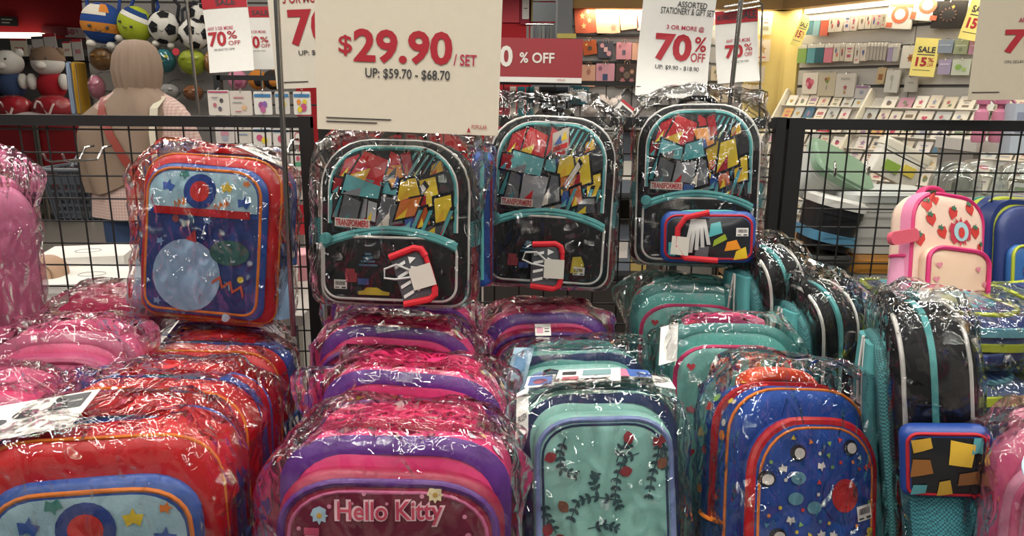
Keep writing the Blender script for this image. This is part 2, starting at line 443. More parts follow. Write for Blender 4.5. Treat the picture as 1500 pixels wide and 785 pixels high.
# ================================================================== wire fence behind the bags
YF = 1.87
def fence(label, px0, px1, ytop, sx, sz, pw, tilt=0.0, ends=(True, True), rail_h=.026):
    pl = VP(YF); u0, v0 = pl.hit(px0, ytop); u1, v1 = pl.hit(px1, ytop)
    top = (v0 + v1) / 2
    t = thing('wire_fence', label, 'fence', 'black wire grid fences', Matrix.Translation((u0, YF, 0)) @ Matrix.Rotation(tilt, 4, 'Y'))
    W = u1 - u0
    MB().box(0, W, -.013, .013, top - rail_h, top).build('top_rail', BLK, t, 0)
    MB().box(0, W, -.013, .013, .10, .13).build('bottom_rail', BLK, t, 0)
    if ends[0]: MB().box(0, pw, -.014, .014, 0, top + .002).build('post', BLK, t, 0)
    if ends[1]: MB().box(W - pw, W, -.014, .014, 0, top + .002).build('post', BLK, t, 0)
    vm = MB().tube([(0, 0, .12), (0, 0, top - rail_h)], .0022, 6); hm = MB().tube([(0, .004, 0), (W, .004, 0)], .0022, 6)
    a = vm.build('vertical_wire', BLK, t); b = hm.build('horizontal_wire', BLK, t)
    n = int(W / sx)
    x = pw + sx * .45; first = True
    while x < W - pw:
        ob = a if first else a.copy()
        if not first: COL.objects.link(ob); ob.parent = t
        ob.location = (x, 0, 0); first = False; x += sx
    z = top - rail_h - .009; first = True
    while z > .45:
        ob = b if first else b.copy()
        if not first: COL.objects.link(ob); ob.parent = t
        ob.location = (0, 0, z); first = False; z -= sz
    return t, top
fence('black wire grid fence in front of the shopper in the headscarf', -330, 456, 168, .068, .058, .029)
fence('black wire grid fence behind the three black backpacks', 467, 1150, 170, .064, .056, .024)
fence('black wire grid fence in front of the plastic containers', 1154, 1900, 177, .0475, .0475, .040)
# chrome hooks on the left fence
for k, (px, py, s) in enumerate(((132, 232, 1), (158, 232, 1), (432, 222, 1), (1222, 252, .8), (1268, 250, .8))):
    p = at(px, py, YF - .02)
    q = MB().tube([(0, .015, .03*s), (0, -.01, .028*s), (0, -.03, 0), (0, -.10, 0), (0, -.115, .006), (0, -.12, .02)], .0026, 6).build('fence_hook', CHROME)
    q.location = p; q.rotation_euler = (0, 0, R(-22))
    tag(q, ['empty chrome hook on the left fence beside the grey basket', 'empty chrome hook on the left fence next to the red and navy backpack', 'empty chrome hook near the right post of the left fence', 'empty chrome hook on the right fence under the green-lidded tub', 'second empty chrome hook on the right fence, beside the white tub'][k], 'hook', 'chrome hooks on the fences')

# table that carries the bags
ZT = .58
t = thing('display_table', 'low display table hidden under the heap of wrapped backpacks', 'table', None, Matrix.Translation((0, 1.1, 0)))
MB().box(-1.5, 1.75, -.62, .72, ZT - .03, ZT - .006).build('table_top', mat('#4a4643', 'plast'), t, 0)
for x in (-1.45, 1.7):
    for y in (-.57, .61): MB().box(x - .02, x + .02, y - .02, y + .02, 0, ZT - .03).build('leg', BLK, t, 0)

# ================================================================== signs
RED = mat('#a5202d', 'print'); MAG = mat('#ab2348', 'print'); INK = mat('#3a3a3c', 'print'); CARD = mat('#d9d3c2', 'paper'); CARDW = mat('#dcdad4', 'paper')
def sign(name, label, Y, cx, cy, wp, hp, rot=0, yaw=0, bend=0.0, bendv=0.0, col=CARD, texts=(), rects=(), tilt=0, th=.0025, group=None, cat='sign'):
    """board at depth Y; cx.. in frame pixels; texts: (string, x0, y0, x1, y1, material, bold)"""
    q = CM.inverted() @ at(cx, cy, Y); s = -q.z / F
    M = Matrix.Translation(at(cx, cy, Y)) @ Matrix.Rotation(R(yaw), 4, 'Z') @ Matrix.Rotation(R(90) + R(tilt), 4, 'X') @ Matrix.Rotation(-R(rot), 4, 'Z')
    t = thing(name, label, cat, group, M)
    W, H = wp * s, hp * s
    def zf(x, y): return bend * (2 * x / W) ** 2 * W + bendv * max(0, (.5 - y / H) - .45) ** 2 * H
    nx, ny = (16 if bend else 1), (12 if bendv else 1)
    mb = MB()
    g = [[(-W/2 + W*i/nx, -H/2 + H*j/ny) for i in range(nx + 1)] for j in range(ny + 1)]
    f = [(x, y, zf(x, y)) for r in g for x, y in r]; bk = [(x, y, zf(x, y) - th) for r in g for x, y in r]
    n = nx + 1; tot = len(f); fs = []
    for j in range(ny):
        for i in range(nx):
            a = j*n + i; fs.append((a, a+1, a+n+1, a+n)); fs.append((tot+a, tot+a+n, tot+a+n+1, tot+a+1))
    rim = list(range(0, n)) + [j*n + nx for j in range(1, ny+1)] + [ny*n + i for i in range(nx-1, -1, -1)] + [j*n for j in range(ny-1, 0, -1)]
    for k in range(len(rim)):
        a, b = rim[k], rim[(k+1) % len(rim)]; fs.append((a, tot+a, tot+b, b))
    mb.add(f + bk, fs).build('board', col, t, 30)
    c, q = math.cos(R(-rot)), math.sin(R(-rot))
    def loc(px, py):        # frame pixel -> board coordinates
        x, y = (px - cx) * s, -(py - cy) * s
        return (x*c + y*q, -x*q + y*c)
    for (x0, y0, x1, y1, m) in rects:
        u0, v0 = (x0 - cx) * s, -(y1 - cy) * s; u1, v1 = (x1 - cx) * s, -(y0 - cy) * s
        k = 10 if bend else 1
        vs = []; fs = []
        for i in range(k + 1):
            x = u0 + (u1-u0)*i/k; vs += [(x, v0, zf(x, v0) + .0008), (x, v1, zf(x, v1) + .0008)]
        for i in range(k): fs.append((2*i, 2*i+2, 2*i+3, 2*i+1))
        MB().add(vs, fs).build('printed_strip', m, t, 0)
    for (st, x0, y0, x1, y1, m, bold) in texts:
        if st == '~':          # fine print too small to read: thin ruled lines
            ym = (y0 + y1) / 2
            MB().box((x0-cx)*s, (x1-cx)*s, -(ym+.5-cy)*s, -(ym-.5-cy)*s, zf((x0-cx)*s, -(ym-cy)*s), zf((x0-cx)*s, -(ym-cy)*s) + .002).build('fine_print', INK, t, 0); continue
        v, f = text_fit(st, (x0-cx)*s, (x1-cx)*s, -(y1-cy)*s, -(y0-cy)*s, bold)
        MB().add([(x, y, zf(x, y) + .0016) for x, y in v], f).build('lettering', m, t, 0)
    return t
POLE = mat('#a9a7a3', 'metal')
def pole(label, pa, pb, Ya, Yb, r):
    a, b = at(*pa, Ya), at(*pb, Yb)
    o = MB().tube([a, b], r, 12).build('sign_pole', POLE); return tag(o, label, 'pole')

def stick(label, top, Y, r):
    a = at(*top, Y); o = MB().tube([a, (a.x, a.y, 0.002)], r, 8).build('sign_pole', POLE); return tag(o, label, 'pole')
t = sign('price_sign', 'large beige card sign reading $29.90 / SET, foremost of the signs', 1.33, 598, 60, 272, 264, rot=1.7, col=mat('#cfc7b4', 'paper'), texts=[
    ('$', 496, 55, 516, 84, RED, .012), ('29.90', 518, 45, 663, 93, RED, .03), ('/ SET', 665, 76, 699, 92, MAG, .012),
    ('UP: $59.70 - $68.70', 535, 100, 660, 116, INK, .012),
    ('~', 476, 172, 573, 176, INK, 0),
    ('~', 476, 178, 552, 181, INK, 0), ('POPULAR', 694, 177, 717, 183, RED, .0)],
    rects=[])
mm = MB(); s = 1.33 / F
mm.add([(.0, 0, 0), (6*s, 0, 0), (3*s, 4*s, 0)], [(0, 1, 2)]).add([(1*s, 3*s, 0), (5*s, 3*s, 0), (3*s, 7*s, 0)], [(0, 1, 2)])
e = mm.build('emblem', RED, t, 0); e.location = (85*s, -123*s, .0016)
pole('thin chrome pole holding up the large $29.90 sign', (598, -120), (590, 260), 1.345, 1.62, .005)
sign('price_sign', 'beige sign starting with 70, half hidden behind the large $29.90 sign', 1.62, 452, 40, 112, 172, rot=-2.5, col=mat('#d6d0c1', 'paper'), texts=[
    ('3 OR MORE', 418, -8, 480, 6, RED, .01), ('70', 423, 14, 490, 66, RED, .03), ('UP: $9.90 - $18.90', 434, 72, 520, 80, INK, .01),
    ('~', 406, 115, 444, 118, INK, 0)])
pole('tall chrome sign pole beside the upright red and navy backpack', (403, -40), (430, 492), 1.50, 1.50, .0058)
pole('thin chrome wire pole in front of the ball-shaped plush bags', (272, -10), (291, 166), 2.95, 2.95, .006)
sign('sale_sign', 'curved white 70% OFF paper sign hanging nearest the ball plush bags', 2.6, 332, 36, 66, 134, rot=-4, bend=-.05, bendv=.25, col=CARDW,
     rects=[(299, -14, 365, 13, RED)], texts=[('SALE', 320, 1, 349, 9, INK, .02), ('ANY 3 OR MORE', 302, 38, 341, 43, MAG, .005), ('70', 302, 45, 329, 66, RED, .03), ('%', 331, 45, 345, 56, RED, .01), ('OFF', 332, 59, 349, 65, RED, .005), ('ON SELECTED ITEMS', 309, 69, 340, 72, INK, 0)])
sign('sale_sign', 'white 70% OFF paper sign next to the tall chrome pole', 2.8, 375, 56, 46, 88, rot=-1, bend=-.03, col=CARDW,
     rects=[(352, 12, 398, 27, RED)], texts=[('SALE', 372, 17, 396, 24, INK, .02), ('ANY 3 OR MORE', 359, 45, 390, 49, MAG, .005), ('70', 359, 53, 380, 70, RED, .03), ('%', 381, 54, 393, 62, RED, .01), ('OFF', 382, 64, 395, 69, RED, .005), ('ON SELECTED ITEMS', 361, 73, 388, 75, INK, 0)])
sign('sale_banner', 'wide dark red banner sign reading 0 % OFF', 2.6, 770, 88, 166, 62, rot=.6, col=mat('#93343a', 'print'),
     rects=[(687, 112, 853, 119.5, CARDW)], texts=[('0', 732, 68, 751, 98, WHITE, .03), ('% OFF', 761, 77, 812, 92, WHITE, .02), ('POPULAR', 817, 114, 829, 117, RED, 0)])
stick('thin post carrying the dark red banner sign', (700, 90), 2.608, .005)
stick('thin chrome post behind the tall stationery sign', (992, -30), 1.958, .004)
stick('thin chrome post behind the curved 70% sign', (330, -30), 2.606, .004)
stick('thin chrome post behind the small 70% sign beside the tall pole', (376, 10), 2.806, .004)
stick('chrome post behind the large sign at the right edge', (1625, -30), 1.76, .005)
sign('sale_sign', 'tall curved white sign reading ASSORTED STATIONERY & GIFT SET', 1.95, 990, 62, 106, 158, rot=3.5, bend=-.05, bendv=.35, col=CARDW, texts=[
    ('ASSORTED', 986, 5, 1030, 13, INK, .012), ('STATIONERY & GIFT SET', 963, 14, 1042, 23, INK, .008), ('3 OR MORE @', 974, 38, 1030, 46, MAG, .015),
    ('70', 960, 50, 1014, 89, RED, .04), ('%', 1018, 52, 1036, 73, RED, .015), ('OFF', 1014, 75, 1036, 88, RED, .01), ('UP: $9.90 - $18.90', 963, 95, 1028, 102, INK, .012),
    ('~', 938, 127, 972, 129.5, INK, 0)])
sign('sale_sign', 'white MOVING OUT SALE sign crossed by a chrome pole', 2.306, 1080, 68, 62, 102, rot=-5, bend=-.04, bendv=.3, col=CARDW,
     rects=[(1049, 17, 1111, 35, RED)], texts=[('MOVING OUT', 1052, 22, 1080, 30, INK, .02), ('SALE', 1084, 19, 1108, 30, INK, .03), ('ANY 3 OR MORE', 1064, 57, 1099, 62, MAG, .008), ('70', 1062, 65, 1088, 84, RED, .04), ('%', 1090, 65, 1102, 75, RED, .01), ('OFF', 1090, 77, 1102, 83, RED, .008), ('ON SELECTED ITEMS', 1070, 88, 1096, 91, INK, 0)])
t = thing('sign_stand', 'bent chrome wire sign stand in front of the MOVING OUT SALE sign', 'sign stand')
MB().tube([at(1087, -12, 2.2), at(1064, 200, 2.2), (at(1064, 200, 2.2).x, 2.2, .002)], .0068, 12).build('pole', POLE, t)
MB().tube([at(1060, 10, 2.3), at(1112, 2, 2.3), at(1117, 8, 2.3), at(1115, 60, 2.3), at(1112, 190, 2.3)], .0032, 6).build('wire_frame', POLE, t)
MB().tube([at(1060, 18, 2.3), at(1114, 9, 2.3)], .0032, 6).build('wire_frame', POLE, t)
sign('sale_sign', 'large beige sign cut by the right edge, showing a red 7', 1.72, 1496, 56, 124, 176, rot=-1, yaw=-8, col=mat('#c2b9a4', 'paper'), texts=[
    ('ANY 3 OR MORE', 1489, 27, 1545, 34, MAG, .012), ('70', 1473, 43, 1530, 77, RED, .04), ('ON SELECTED ITEMS', 1477, 87, 1535, 91, INK, .0), ('~', 1438, 131, 1476, 134, INK, 0)])
YEL = mat('#e6d67e', 'paper')
for k, (cx, cy, wp, hp, rt, Y, lb) in enumerate(((1355, 84, 33, 54, 4, 3.4, 'yellow SALE 15% OFF tag on the slat wall beside the flower pack'), (1431, 27, 30, 62, 12, 3.2, 'tall yellow SALE 15% OFF tag beside the black gift bag'), (1174, 45, 15, 44, 18, 5.0, 'narrow yellow 15% OFF tag at the cream corner panel'))):
    uv = WR.hit(cx, cy, .10); Y = (WR.O + WR.U*uv[0] + WR.N*.10).y
    sign('sale_tag', lb, Y, cx, cy, wp, hp, rot=rt, yaw=-18, col=YEL, th=.002, group='yellow sale tags', texts=[
        ('SALE', cx - wp*.34, cy - hp*.28, cx + wp*.36, cy - hp*.12, INK, .03), ('15', cx - wp*.34, cy, cx + wp*.1, cy + hp*.24, RED, .04), ('%', cx + wp*.13, cy, cx + wp*.38, cy + hp*.12, RED, .01), ('OFF', cx + wp*.13, cy + hp*.15, cx + wp*.38, cy + hp*.24, RED, .0)],
        rects=[(cx - wp*.34, cy - hp*.08, cx + wp*.36, cy - hp*.055, INK), (cx - wp*.4, cy + hp*.33, cx + wp*.3, cy + hp*.345, INK)])
# ================================================================== backpacks
SEED = [0]
def place_top(root, w, h, d, px, py, wpx, lean=0, yaw=0, roll=0, tw=None):
    """put the bag so that its top front rim is at the frame pixel, at the distance its width gives"""
    Rm = rot_euler(yaw, lean, roll); P = at_dist(px, py, F * (tw or w) / wpx)
    root.matrix_world = Matrix.Translation(P - Rm @ Vector((0, -d, h))) @ Rm
def auto_h(w, px, py, wpx, lean, zbase=None):
    z = at_dist(px, py, F * w / wpx).z
    return (z - (ZT if zbase is None else zbase)) / math.cos(R(lean))
def top_handle(sh, name, m, parent, hw, ya, yb, hump=.012, th=.008):
    """padded strip lying along the top of a shell"""
    top = sorted([p for p in sh.ol if p[1] > sh.z0 + sh.h * .55 and abs(p[0]) <= hw + .03], key=lambda p: p[0])
    xs = [p[0] for p in top]
    def zt(x):
        for i in range(len(top) - 1):
            if top[i][0] <= x <= top[i+1][0]:
                k = (x - top[i][0]) / max(1e-6, top[i+1][0] - top[i][0]); return top[i][1] + (top[i+1][1] - top[i][1]) * k
        return top[0][1] if x < xs[0] else top[-1][1]
    n = 18; rings = []
    yc, hy = sh.y0 - sh.d * (ya + yb) / 2, sh.d * (yb - ya) / 2
    for i in range(n + 1):
        x = -hw + 2*hw*i/n; a = 1 - abs(2*i/n - 1) ** 6
        z = zt(x) + hump * a * (.6 + .4 * math.sin(math.pi * i / n)); r = []
        for k in range(12):
            t = 2*math.pi*k/12; c, s = math.cos(t), math.sin(t)
            r.append((x, yc + hy * math.copysign(abs(c)**.5, c), z + (th * math.copysign(abs(s)**.6, s))))
        rings.append(r)
    return MB().rings(rings).build(name, m, parent, 50)
def side_pocket(sh, m, trim, parent, sgn, h=.13, y0=.12, y1=.85, bulge=.022):
    """net bottle pocket on the side"""
    n = 8; rings = []
    x0 = sh.w/2 - .006
    for j in range(7):
        z = sh.z0 + .012 + h * j / 6; g = bulge * (.55 + .45*math.sin(math.pi*min(1, (j+1)/6.5)))
        r = []
        for i in range(n + 1):
            y = sh.y0 - sh.d*(y0 + (y1-y0)*i/n); b = math.sin(math.pi*i/n) ** .6
            r.append((sgn*(x0 + g*b), y, z))
        r += [(sgn*(x0 - .006), p[1], p[2]) for p in reversed(r)]
        rings.append(r)
    o = MB().rings(rings).build('side_pocket', m, parent, 60)
    P = [(sgn*(x0 + g*math.sin(math.pi*i/n)**.6), sh.y0 - sh.d*(y0 + (y1-y0)*i/n), sh.z0 + .012 + h) for i in range(n+1)]
    MB().tube(P, .004, 6).build('pocket_hem', trim, o)
    return o
def flat_tag(parent, m, corners, prints=(), name='hang_tag', th=.0012, label=None):
    """thin card given by 3 corners (a=bottom left, b=bottom right, c=top left); prints: (polygon in 0..1, material) or (text, x0,x1,y0,y1, material)"""
    a, b, c = [Vector(v) for v in corners]; u, v = b - a, c - a; n = u.cross(v).normalized()
    q = [a, b, b + v, a + v]
    o = MB().add([p for p in q] + [p - n*th for p in q], [(0,1,2,3), (7,6,5,4), (0,4,5,1), (1,5,6,2), (2,6,7,3), (3,7,4,0)]).build(name, m, parent, 0)
    if label: o['label'] = label
    for pr in prints:
        if isinstance(pr[0], str):
            vv, ff = text_fit(pr[0], pr[1], pr[2], pr[3], pr[4], .015)
            MB().add([a + u*x + v*y + n*.0008 for x, y in vv], ff).build('lettering', pr[5], o, 0)
        else:
            MB().add([a + u*x + v*y + n*.0008 for x, y in pr[0]], [tuple(range(len(pr[0])))]).build('print', pr[1], o, 0)
    return o
def barcode(parent, sh, cx, cz, w=.026, h=.018, rot=0, off=.003):
    pl = poly_rot(cx, cz, rect(-w/2, w/2, -h/2, h/2), rot)
    o = decal(sh, 'price_sticker', CARDW, parent, [pl], off); o['label'] = 'white barcode price sticker'
    bars = []; x = -w*.38; rr = random.Random(int(cx*1e4) + 5)
    while x < w*.36:
        b = w*rr.choice((.02, .035, .05)); bars.append(poly_rot(cx, cz, rect(x, x+b, -h*.08, h*.34), rot)); x += b + w*rr.choice((.025, .04))
    bars += [poly_rot(cx, cz, rect(-w*.42, -w*.1, -h*.4, -h*.28), rot), poly_rot(cx, cz, rect(w*.1, w*.42, -h*.42, -h*.26), rot)]
    decal(sh, 'barcode', INK, o, bars, off + .0007)
    return o
def arch(w, z0, z1, r, n=8):
    """open arch: up the left side, over, down the right"""
    p = [(-w/2, z0)]
    for i in range(n+1):
        a = math.pi - math.pi/2*i/n; p.append((-w/2 + r + r*math.cos(a), z1 - r + r*math.sin(a)))
    for i in range(n+1):
        a = math.pi/2 - math.pi/2*i/n; p.append((w/2 - r + r*math.cos(a), z1 - r + r*math.sin(a)))
    p.append((w/2, z0)); out = []
    for k in range(len(p)-1):
        a, b = p[k], p[k+1]; m = max(1, int(math.hypot(b[0]-a[0], b[1]-a[1]) / .012))
        out += [(a[0]+(b[0]-a[0])*j/m, a[1]+(b[1]-a[1])*j/m) for j in range(m)]
    return out + [p[-1]]
def straps(sh, m, parent):
    for s in (-1, 1):
        P = [(s*sh.w*.18, .004, sh.z0 + sh.h*.93), (s*sh.w*.22, .02, sh.z0 + sh.h*.75), (s*sh.w*.26, .022, sh.z0 + sh.h*.45), (s*sh.w*.30, .01, sh.z0 + .05)]
        rings = [[(p[0]+a, p[1]+b, p[2]) for a, b in ((-.022, -.006), (.022, -.006), (.022, .006), (-.022, .006))] for p in P]
        MB().rings(rings).build('shoulder_strap', m, parent, 40)

# ---- red / navy bag with stars (four: one upright, three in the left column)
rd, bl, nv, sky, orange = mat('#b8141a', 'sheen'), mat('#234f9c', 'sheen'), mat('#1c3470', 'sheen'), mat('#9fc3cf', 'cloth'), mat('#d8792c', 'cloth')
def red_bag(label, px, py, wpx, w=.32, h=None, d=.125, d2=.035, lean=6, yaw=0, roll=0, full=True, wrapkw=None, tagc=None, zbase=None):
    D = d + d2
    if h is None: h = auto_h(w, px, py, wpx, lean, zbase)
    SEED[0] += 1; sd = SEED[0]
    t = thing('backpack', label, 'backpack', 'red and blue backpacks')
    b = Shell(w, h, (.085, .075), (.04, .04), d, .022, .0, 0, 0, 2.3, .005, sd); b.build('body', rd, t)
    b.band('top_panel', bl, t, .06, .50, h*.45)
    MB().tube(b.rim(.003, -d + .014), .0026, 6, True).build('piping', orange, t)
    top_handle(b, 'handle', rd, t, w*.27, .08, .48)
    pw, ph = (w*.87, h*.90) if full else (w*.83, h - .06)
    p = Shell(pw, ph, (.075, .065), (.035, .035), d2, .016, .008, -d + .006, .012, 2.3, .003, sd + 50); p.build('front_pocket', bl, t)
    piping(p, 'piping', orange, t, [(x, z) for x, z in scaled(p.ol, .011, pw, ph, p.cz)], .0034, True)
    z1 = .012 + ph
    zs = .012 + ph*.665
    panel = scaled(p.ol, .016, pw, ph, p.cz)
    xe = pw/2 - .016
    decal(p, 'pocket_panel', sky, t, [sorted_loop([q for q in panel if q[1] >= zs + .03] + [(-xe, zs + .012), (xe, zs + .012)])], .002)
    if full:
        low = [q for q in panel if q[1] <= zs - .02] + [(-xe, zs + .002), (xe, zs + .002)]; x0 = min(q[0] for q in low); x1 = max(q[0] for q in low)
        k = max(range(len(low)), key=lambda i: (low[i][0] < 0, low[i][1]))
        decal(p, 'lower_panel', nv, t, [sorted_loop(low)], .002)
        decal(p, 'zip_panel', rd, t, [rect(-pw/2 + .03, pw/2 - .03, zs, zs + .016)], .004)
    cz = .012 + ph*.825
    decal(p, 'round_patch', mat('#233f86', 'cloth'), t, [circle(-.004, cz, .037)], .004); decal(p, 'patch_center', mat('#c8302d', 'cloth'), t, [circle(-.004, cz, .022, 16)], .0052)
    for (x, z, r, ro, c) in ((-.075, cz + .008, .015, .2, '#2d55a2'), (.056, cz + .012, .014, 0, '#d9b92b'), (.098, cz + .022, .009, .3, '#d8792c'), (.094, cz - .018, .015, .2, '#2d55a2'), (-.042, cz + .034, .012, .5, '#2f7d74')):
        decal(p, 'star', mat(c, 'print'), t, [star(x*pw/.275, z, r, ro)], .004)
    decal(p, 'squiggle', mat('#d8792c', 'print'), t, [zigzag(-.048, cz - .026, .03, .006, .45)], .004)
    decal(p, 'squiggle', mat('#d8792c', 'print'), t, [zigzag(.046, cz - .026, .036, .006, .45)], .004)
    if full:
        zc = .012 + ph*.27
        decal(p, 'round_print', mat('#8fa9c2', 'cloth'), t, [circle(-.028, zc, .078, 28)], .004)
        decal(p, 'bubble_print', mat('#35605c', 'cloth'), t, [circle(.068, zc + .055, .043, 20, .027)], .005)
        for (x, z, r, c) in ((-.055, zc + .12, .008, '#8a3c3c'), (.095, zc + .0, .007, '#c9b52f'), (.062, zc - .085, .009, '#a9bfd0')): decal(p, 'dot_print', mat(c, 'print'), t, [circle(x, z, r, 12)], .0055)
        decal(p, 'squiggle', mat('#c2502c', 'print'), t, [zigzag(.07, zc - .015, .075, .008, -.35)], .0055)
        decal(p, 'triangle_print', mat('#a6262a', 'print'), t, [[(-.03, zc + .078), (-.005, zc + .072), (-.008, zc + .1)]], .0055)
        for (x, z) in ((-.09, zc + .07), (.02, zc + .12), (-.095, zc - .06)): decal(p, 'star', mat('#6f8fb8', 'print'), t, [star(x, z, .01, .3)], .004)
    for s in (-1, 1):
        q = side_pocket(b, mat('#8fb1cf', 'cloth'), bl, t, s, h*.34)
        MB().box(s*(w/2 + .004) - .004, s*(w/2 + .004) + .004, -d*.85, -d*.15, h*.36, h*.5).build('side_net', mat('#2a5597', 'mesh'), t, 0)
    if tagc:
        tagc = [(x, y, z + h) for x, y, z in tagc]
        flat_tag(t, CARDW, tagc, [(rect(.62, .94, .55, .95), INK), (rect(.66, .90, .60, .66), CARDW), (rect(.66, .90, .74, .80), CARDW), (circle(.2, .45, .1, 14), INK), (circle(.42, .6, .12, 14), INK)], label='white cardboard hang tag with black print')
    place_top(t, w, h, D, px, py, wpx, lean, yaw, roll)
    wrap(t, w, h, D, seed=sd, **(wrapkw or {}))
    return t
def sorted_loop(pts):
    cx = sum(p[0] for p in pts) / len(pts); cz = sum(p[1] for p in pts) / len(pts)
    return sorted(pts, key=lambda p: math.atan2(p[1]-cz, p[0]-cx))

red_bag('upright red and navy backpack with stars leaning on the left fence', 298, 224, 222, w=.32, h=.362, d=.10, d2=.03, lean=9, yaw=-7, roll=2.5,
        tagc=[(.045, -.07, .022), (.15, -.08, -.015), (.05, -.015, .028)])
red_bag('red and blue backpack at the bottom left corner, foremost of its column', 118, 662, 372, lean=2, yaw=8, full=False, h=None,
        tagc=[(-.165, -.125, .0), (-.03, -.115, .016), (-.155, -.045, .022)])
red_bag('red and blue backpack directly behind the foremost bottom left one', 196, 583, 300, lean=4, yaw=-4, full=False)
red_bag('red and blue backpack between the purple-topped bag and two red ones', 283, 522, 232, lean=4, yaw=-2, full=False,
        tagc=[(-.17, -.12, -.035), (-.09, -.12, .012), (-.16, -.05, -.0)])

# ---- magenta / pink bags with purple trim
hot, pink, mag, pur, rose = mat('#cf2160', 'sheen'), mat('#cf3a74', 'sheen'), mat('#93103c', 'sheen'), mat('#5b2a82', 'sheen'), mat('#c87a9a', 'cloth')
def pink_bag(label, px, py, wpx, w=.315, h=None, d=.13, d2=.045, lean=4, yaw=0, roll=0, letter=False, top=hot, side=pink, body=mag, trim=pur, wrapkw=None, zbase=None, tagc=None, purple_top=False, edge=None):
    D = d + d2
    if h is None: h = auto_h(w, px, py, wpx, lean, zbase)
    SEED[0] += 1; sd = SEED[0]
    t = thing('backpack', label, 'backpack', 'pink backpacks')
    b = Shell(w, h, (.10, .075), (.04, .04), d, .028, .0, 0, 0, 2.2, .006, sd); b.build('body', side, t)
    b.band('zip_band', trim, t, .885, .99, .05, .004)
    top_handle(b, 'handle', (pur if purple_top else top), t, w*.34, .06, .68, .006, .012)
    pw, ph = w*.955, h*.90
    p = Shell(pw, ph, (.10, .07), (.04, .04), d2, .018, .012, -d + .006, .006, 2.2, .004, sd + 60); p.build('front_pocket', body, t)
    piping(p, 'purple_piping', trim, t, scaled(p.ol, .010, pw, ph, p.cz), .006, True)
    piping(p, 'pink_piping', edge or mat('#d06a97', 'sheen'), t, scaled(p.ol, .021, pw, ph, p.cz), .0028, True)
    if letter:
        zt = .006 + ph
        decal(p, 'front_panel', mat('#6e0830', 'sheen'), t, [scaled(p.ol, .024, pw, ph, p.cz)], .001, .025)
        text_on(p, 'lettering_outline', mat('#f0c6cf', 'print'), t, 'Hello Kitty', -.068, .076, zt - .064, zt - .028, .055, 0, R(1.5), .004)
        text_on(p, 'lettering', mat('#c9415f', 'print'), t, 'Hello Kitty', -.064, .072, zt - .0615, zt - .0305, .012, 0, R(1.5), .0048)
        for (x, z, r, c) in ((-.088, -.052, .012, '#a9c6d8'), (.062, -.022, .011, '#eadfae'), (.066, -.088, .009, '#e8c5cc')):
            decal(p, 'flower', mat(c, 'print'), t, [flower(x, zt + z, r, 8)], .003); decal(p, 'flower_center', mat('#c9a13a', 'print'), t, [circle(x, zt + z, r*.3, 10)], .0036)
        for (x, z, r) in ((-.03, -.022, .003), (.02, -.02, .002), (.045, -.024, .003), (-.075, -.04, .003), (.1, -.05, .003), (-.115, -.07, .003), (.105, -.075, .004), (-.045, -.035, .002), (.0, -.034, .002), (-.06, -.09, .004), (.04, -.095, .004)):
            decal(p, 'dot_print', mat('#d98aa8', 'print'), t, [circle(x, zt + z, r, 10)], .003)
        decal(p, 'bottle_print', mat('#dcaeb8', 'print'), t, [[(-.112, zt-.13), (-.084, zt-.13), (-.082, zt-.088), (-.09, zt-.078), (-.106, zt-.078), (-.114, zt-.088)]], .003); decal(p, 'ribbon_print', mat('#c4476a', 'print'), t, [rect(-.108, -.088, zt-.078, zt-.068)], .0036)
        decal(p, 'box_print', mat('#dcaeb8', 'print'), t, [rect(.088, .115, zt-.12, zt-.085)], .003); decal(p, 'ribbon_print', mat('#c4476a', 'print'), t, [rect(.09, .113, zt-.083, zt-.075)], .0036)
    if not purple_top and top is hot:
        rr = random.Random(sd)
        for s in (-1, 1):
            for k in range(7):      # printed blossoms on the shoulders
                a = R(rr.uniform(25, 75)); x = s*(w/2 - .1 + .1*math.cos(a)); z = h - .075 + .075*math.sin(a); y = -d*rr.uniform(.15, .75)
                n = Vector((s*math.cos(a), 0, math.sin(a))); u = Vector((0, 1, 0)); v = n.cross(u); r = rr.uniform(.006, .011); c = Vector((x, y, z)) + n*.004
                MB().add([c + (u*X + v*Y) for X, Y in circle(0, 0, r, 8)], [tuple(range(8))]).build('blossom_print', mat(rr.choice(('#e8a9bd', '#cfd8e0', '#e9cf9d', '#d992b4')), 'print'), t, 0)
    if tagc: flat_tag(t, CARDW, [(x, y, z + h) for x, y, z in tagc], [(rect(.1, .5, .2, .7), mat('#c88fa0', 'print')), (rect(.6, .9, .3, .4), INK), (rect(.6, .9, .55, .62), INK)])
    place_top(t, w, h, D, px, py, wpx, lean, yaw, roll)
    wrap(t, w, h, D, seed=sd, **(wrapkw or {}))
    return t
pink_bag('magenta backpack with white Hello Kitty lettering at the bottom edge', 566, 664, 362, letter=True, lean=6, yaw=-1, wrapkw=dict(pad=.012))
pink_bag('pink backpack with a wide purple zip directly behind the Hello Kitty one', 592, 560, 286, lean=5, yaw=-6, roll=2, d=.1)
pink_bag('pink backpack third from the front in the Hello Kitty column', 572, 487, 238, lean=5, yaw=-4, roll=2, d=.08, d2=.045)
pink_bag('pink backpack at the back of the Hello Kitty column, paper tag on top', 588, 448, 212, lean=3, yaw=-5, roll=2, d=.07, d2=.04,
         tagc=[(-.13, -.075, .012), (.03, -.075, .014), (-.12, -.012, .022)])
pink_bag('pink backpack behind the mint leaf bag, small white tag in front', 806, 466, 192, w=.292, lean=6, yaw=4, d=.12,
         tagc=[(-.035, -.184, -.035), (.0, -.184, -.035), (-.035, -.17, -.012)])
pink_bag('magenta backpack with purple top panel behind the red and blue column', 300, 480, 196, w=.30, lean=4, yaw=-3, d=.09, d2=.04, purple_top=True, side=mat('#b9b0b8', 'cloth'))
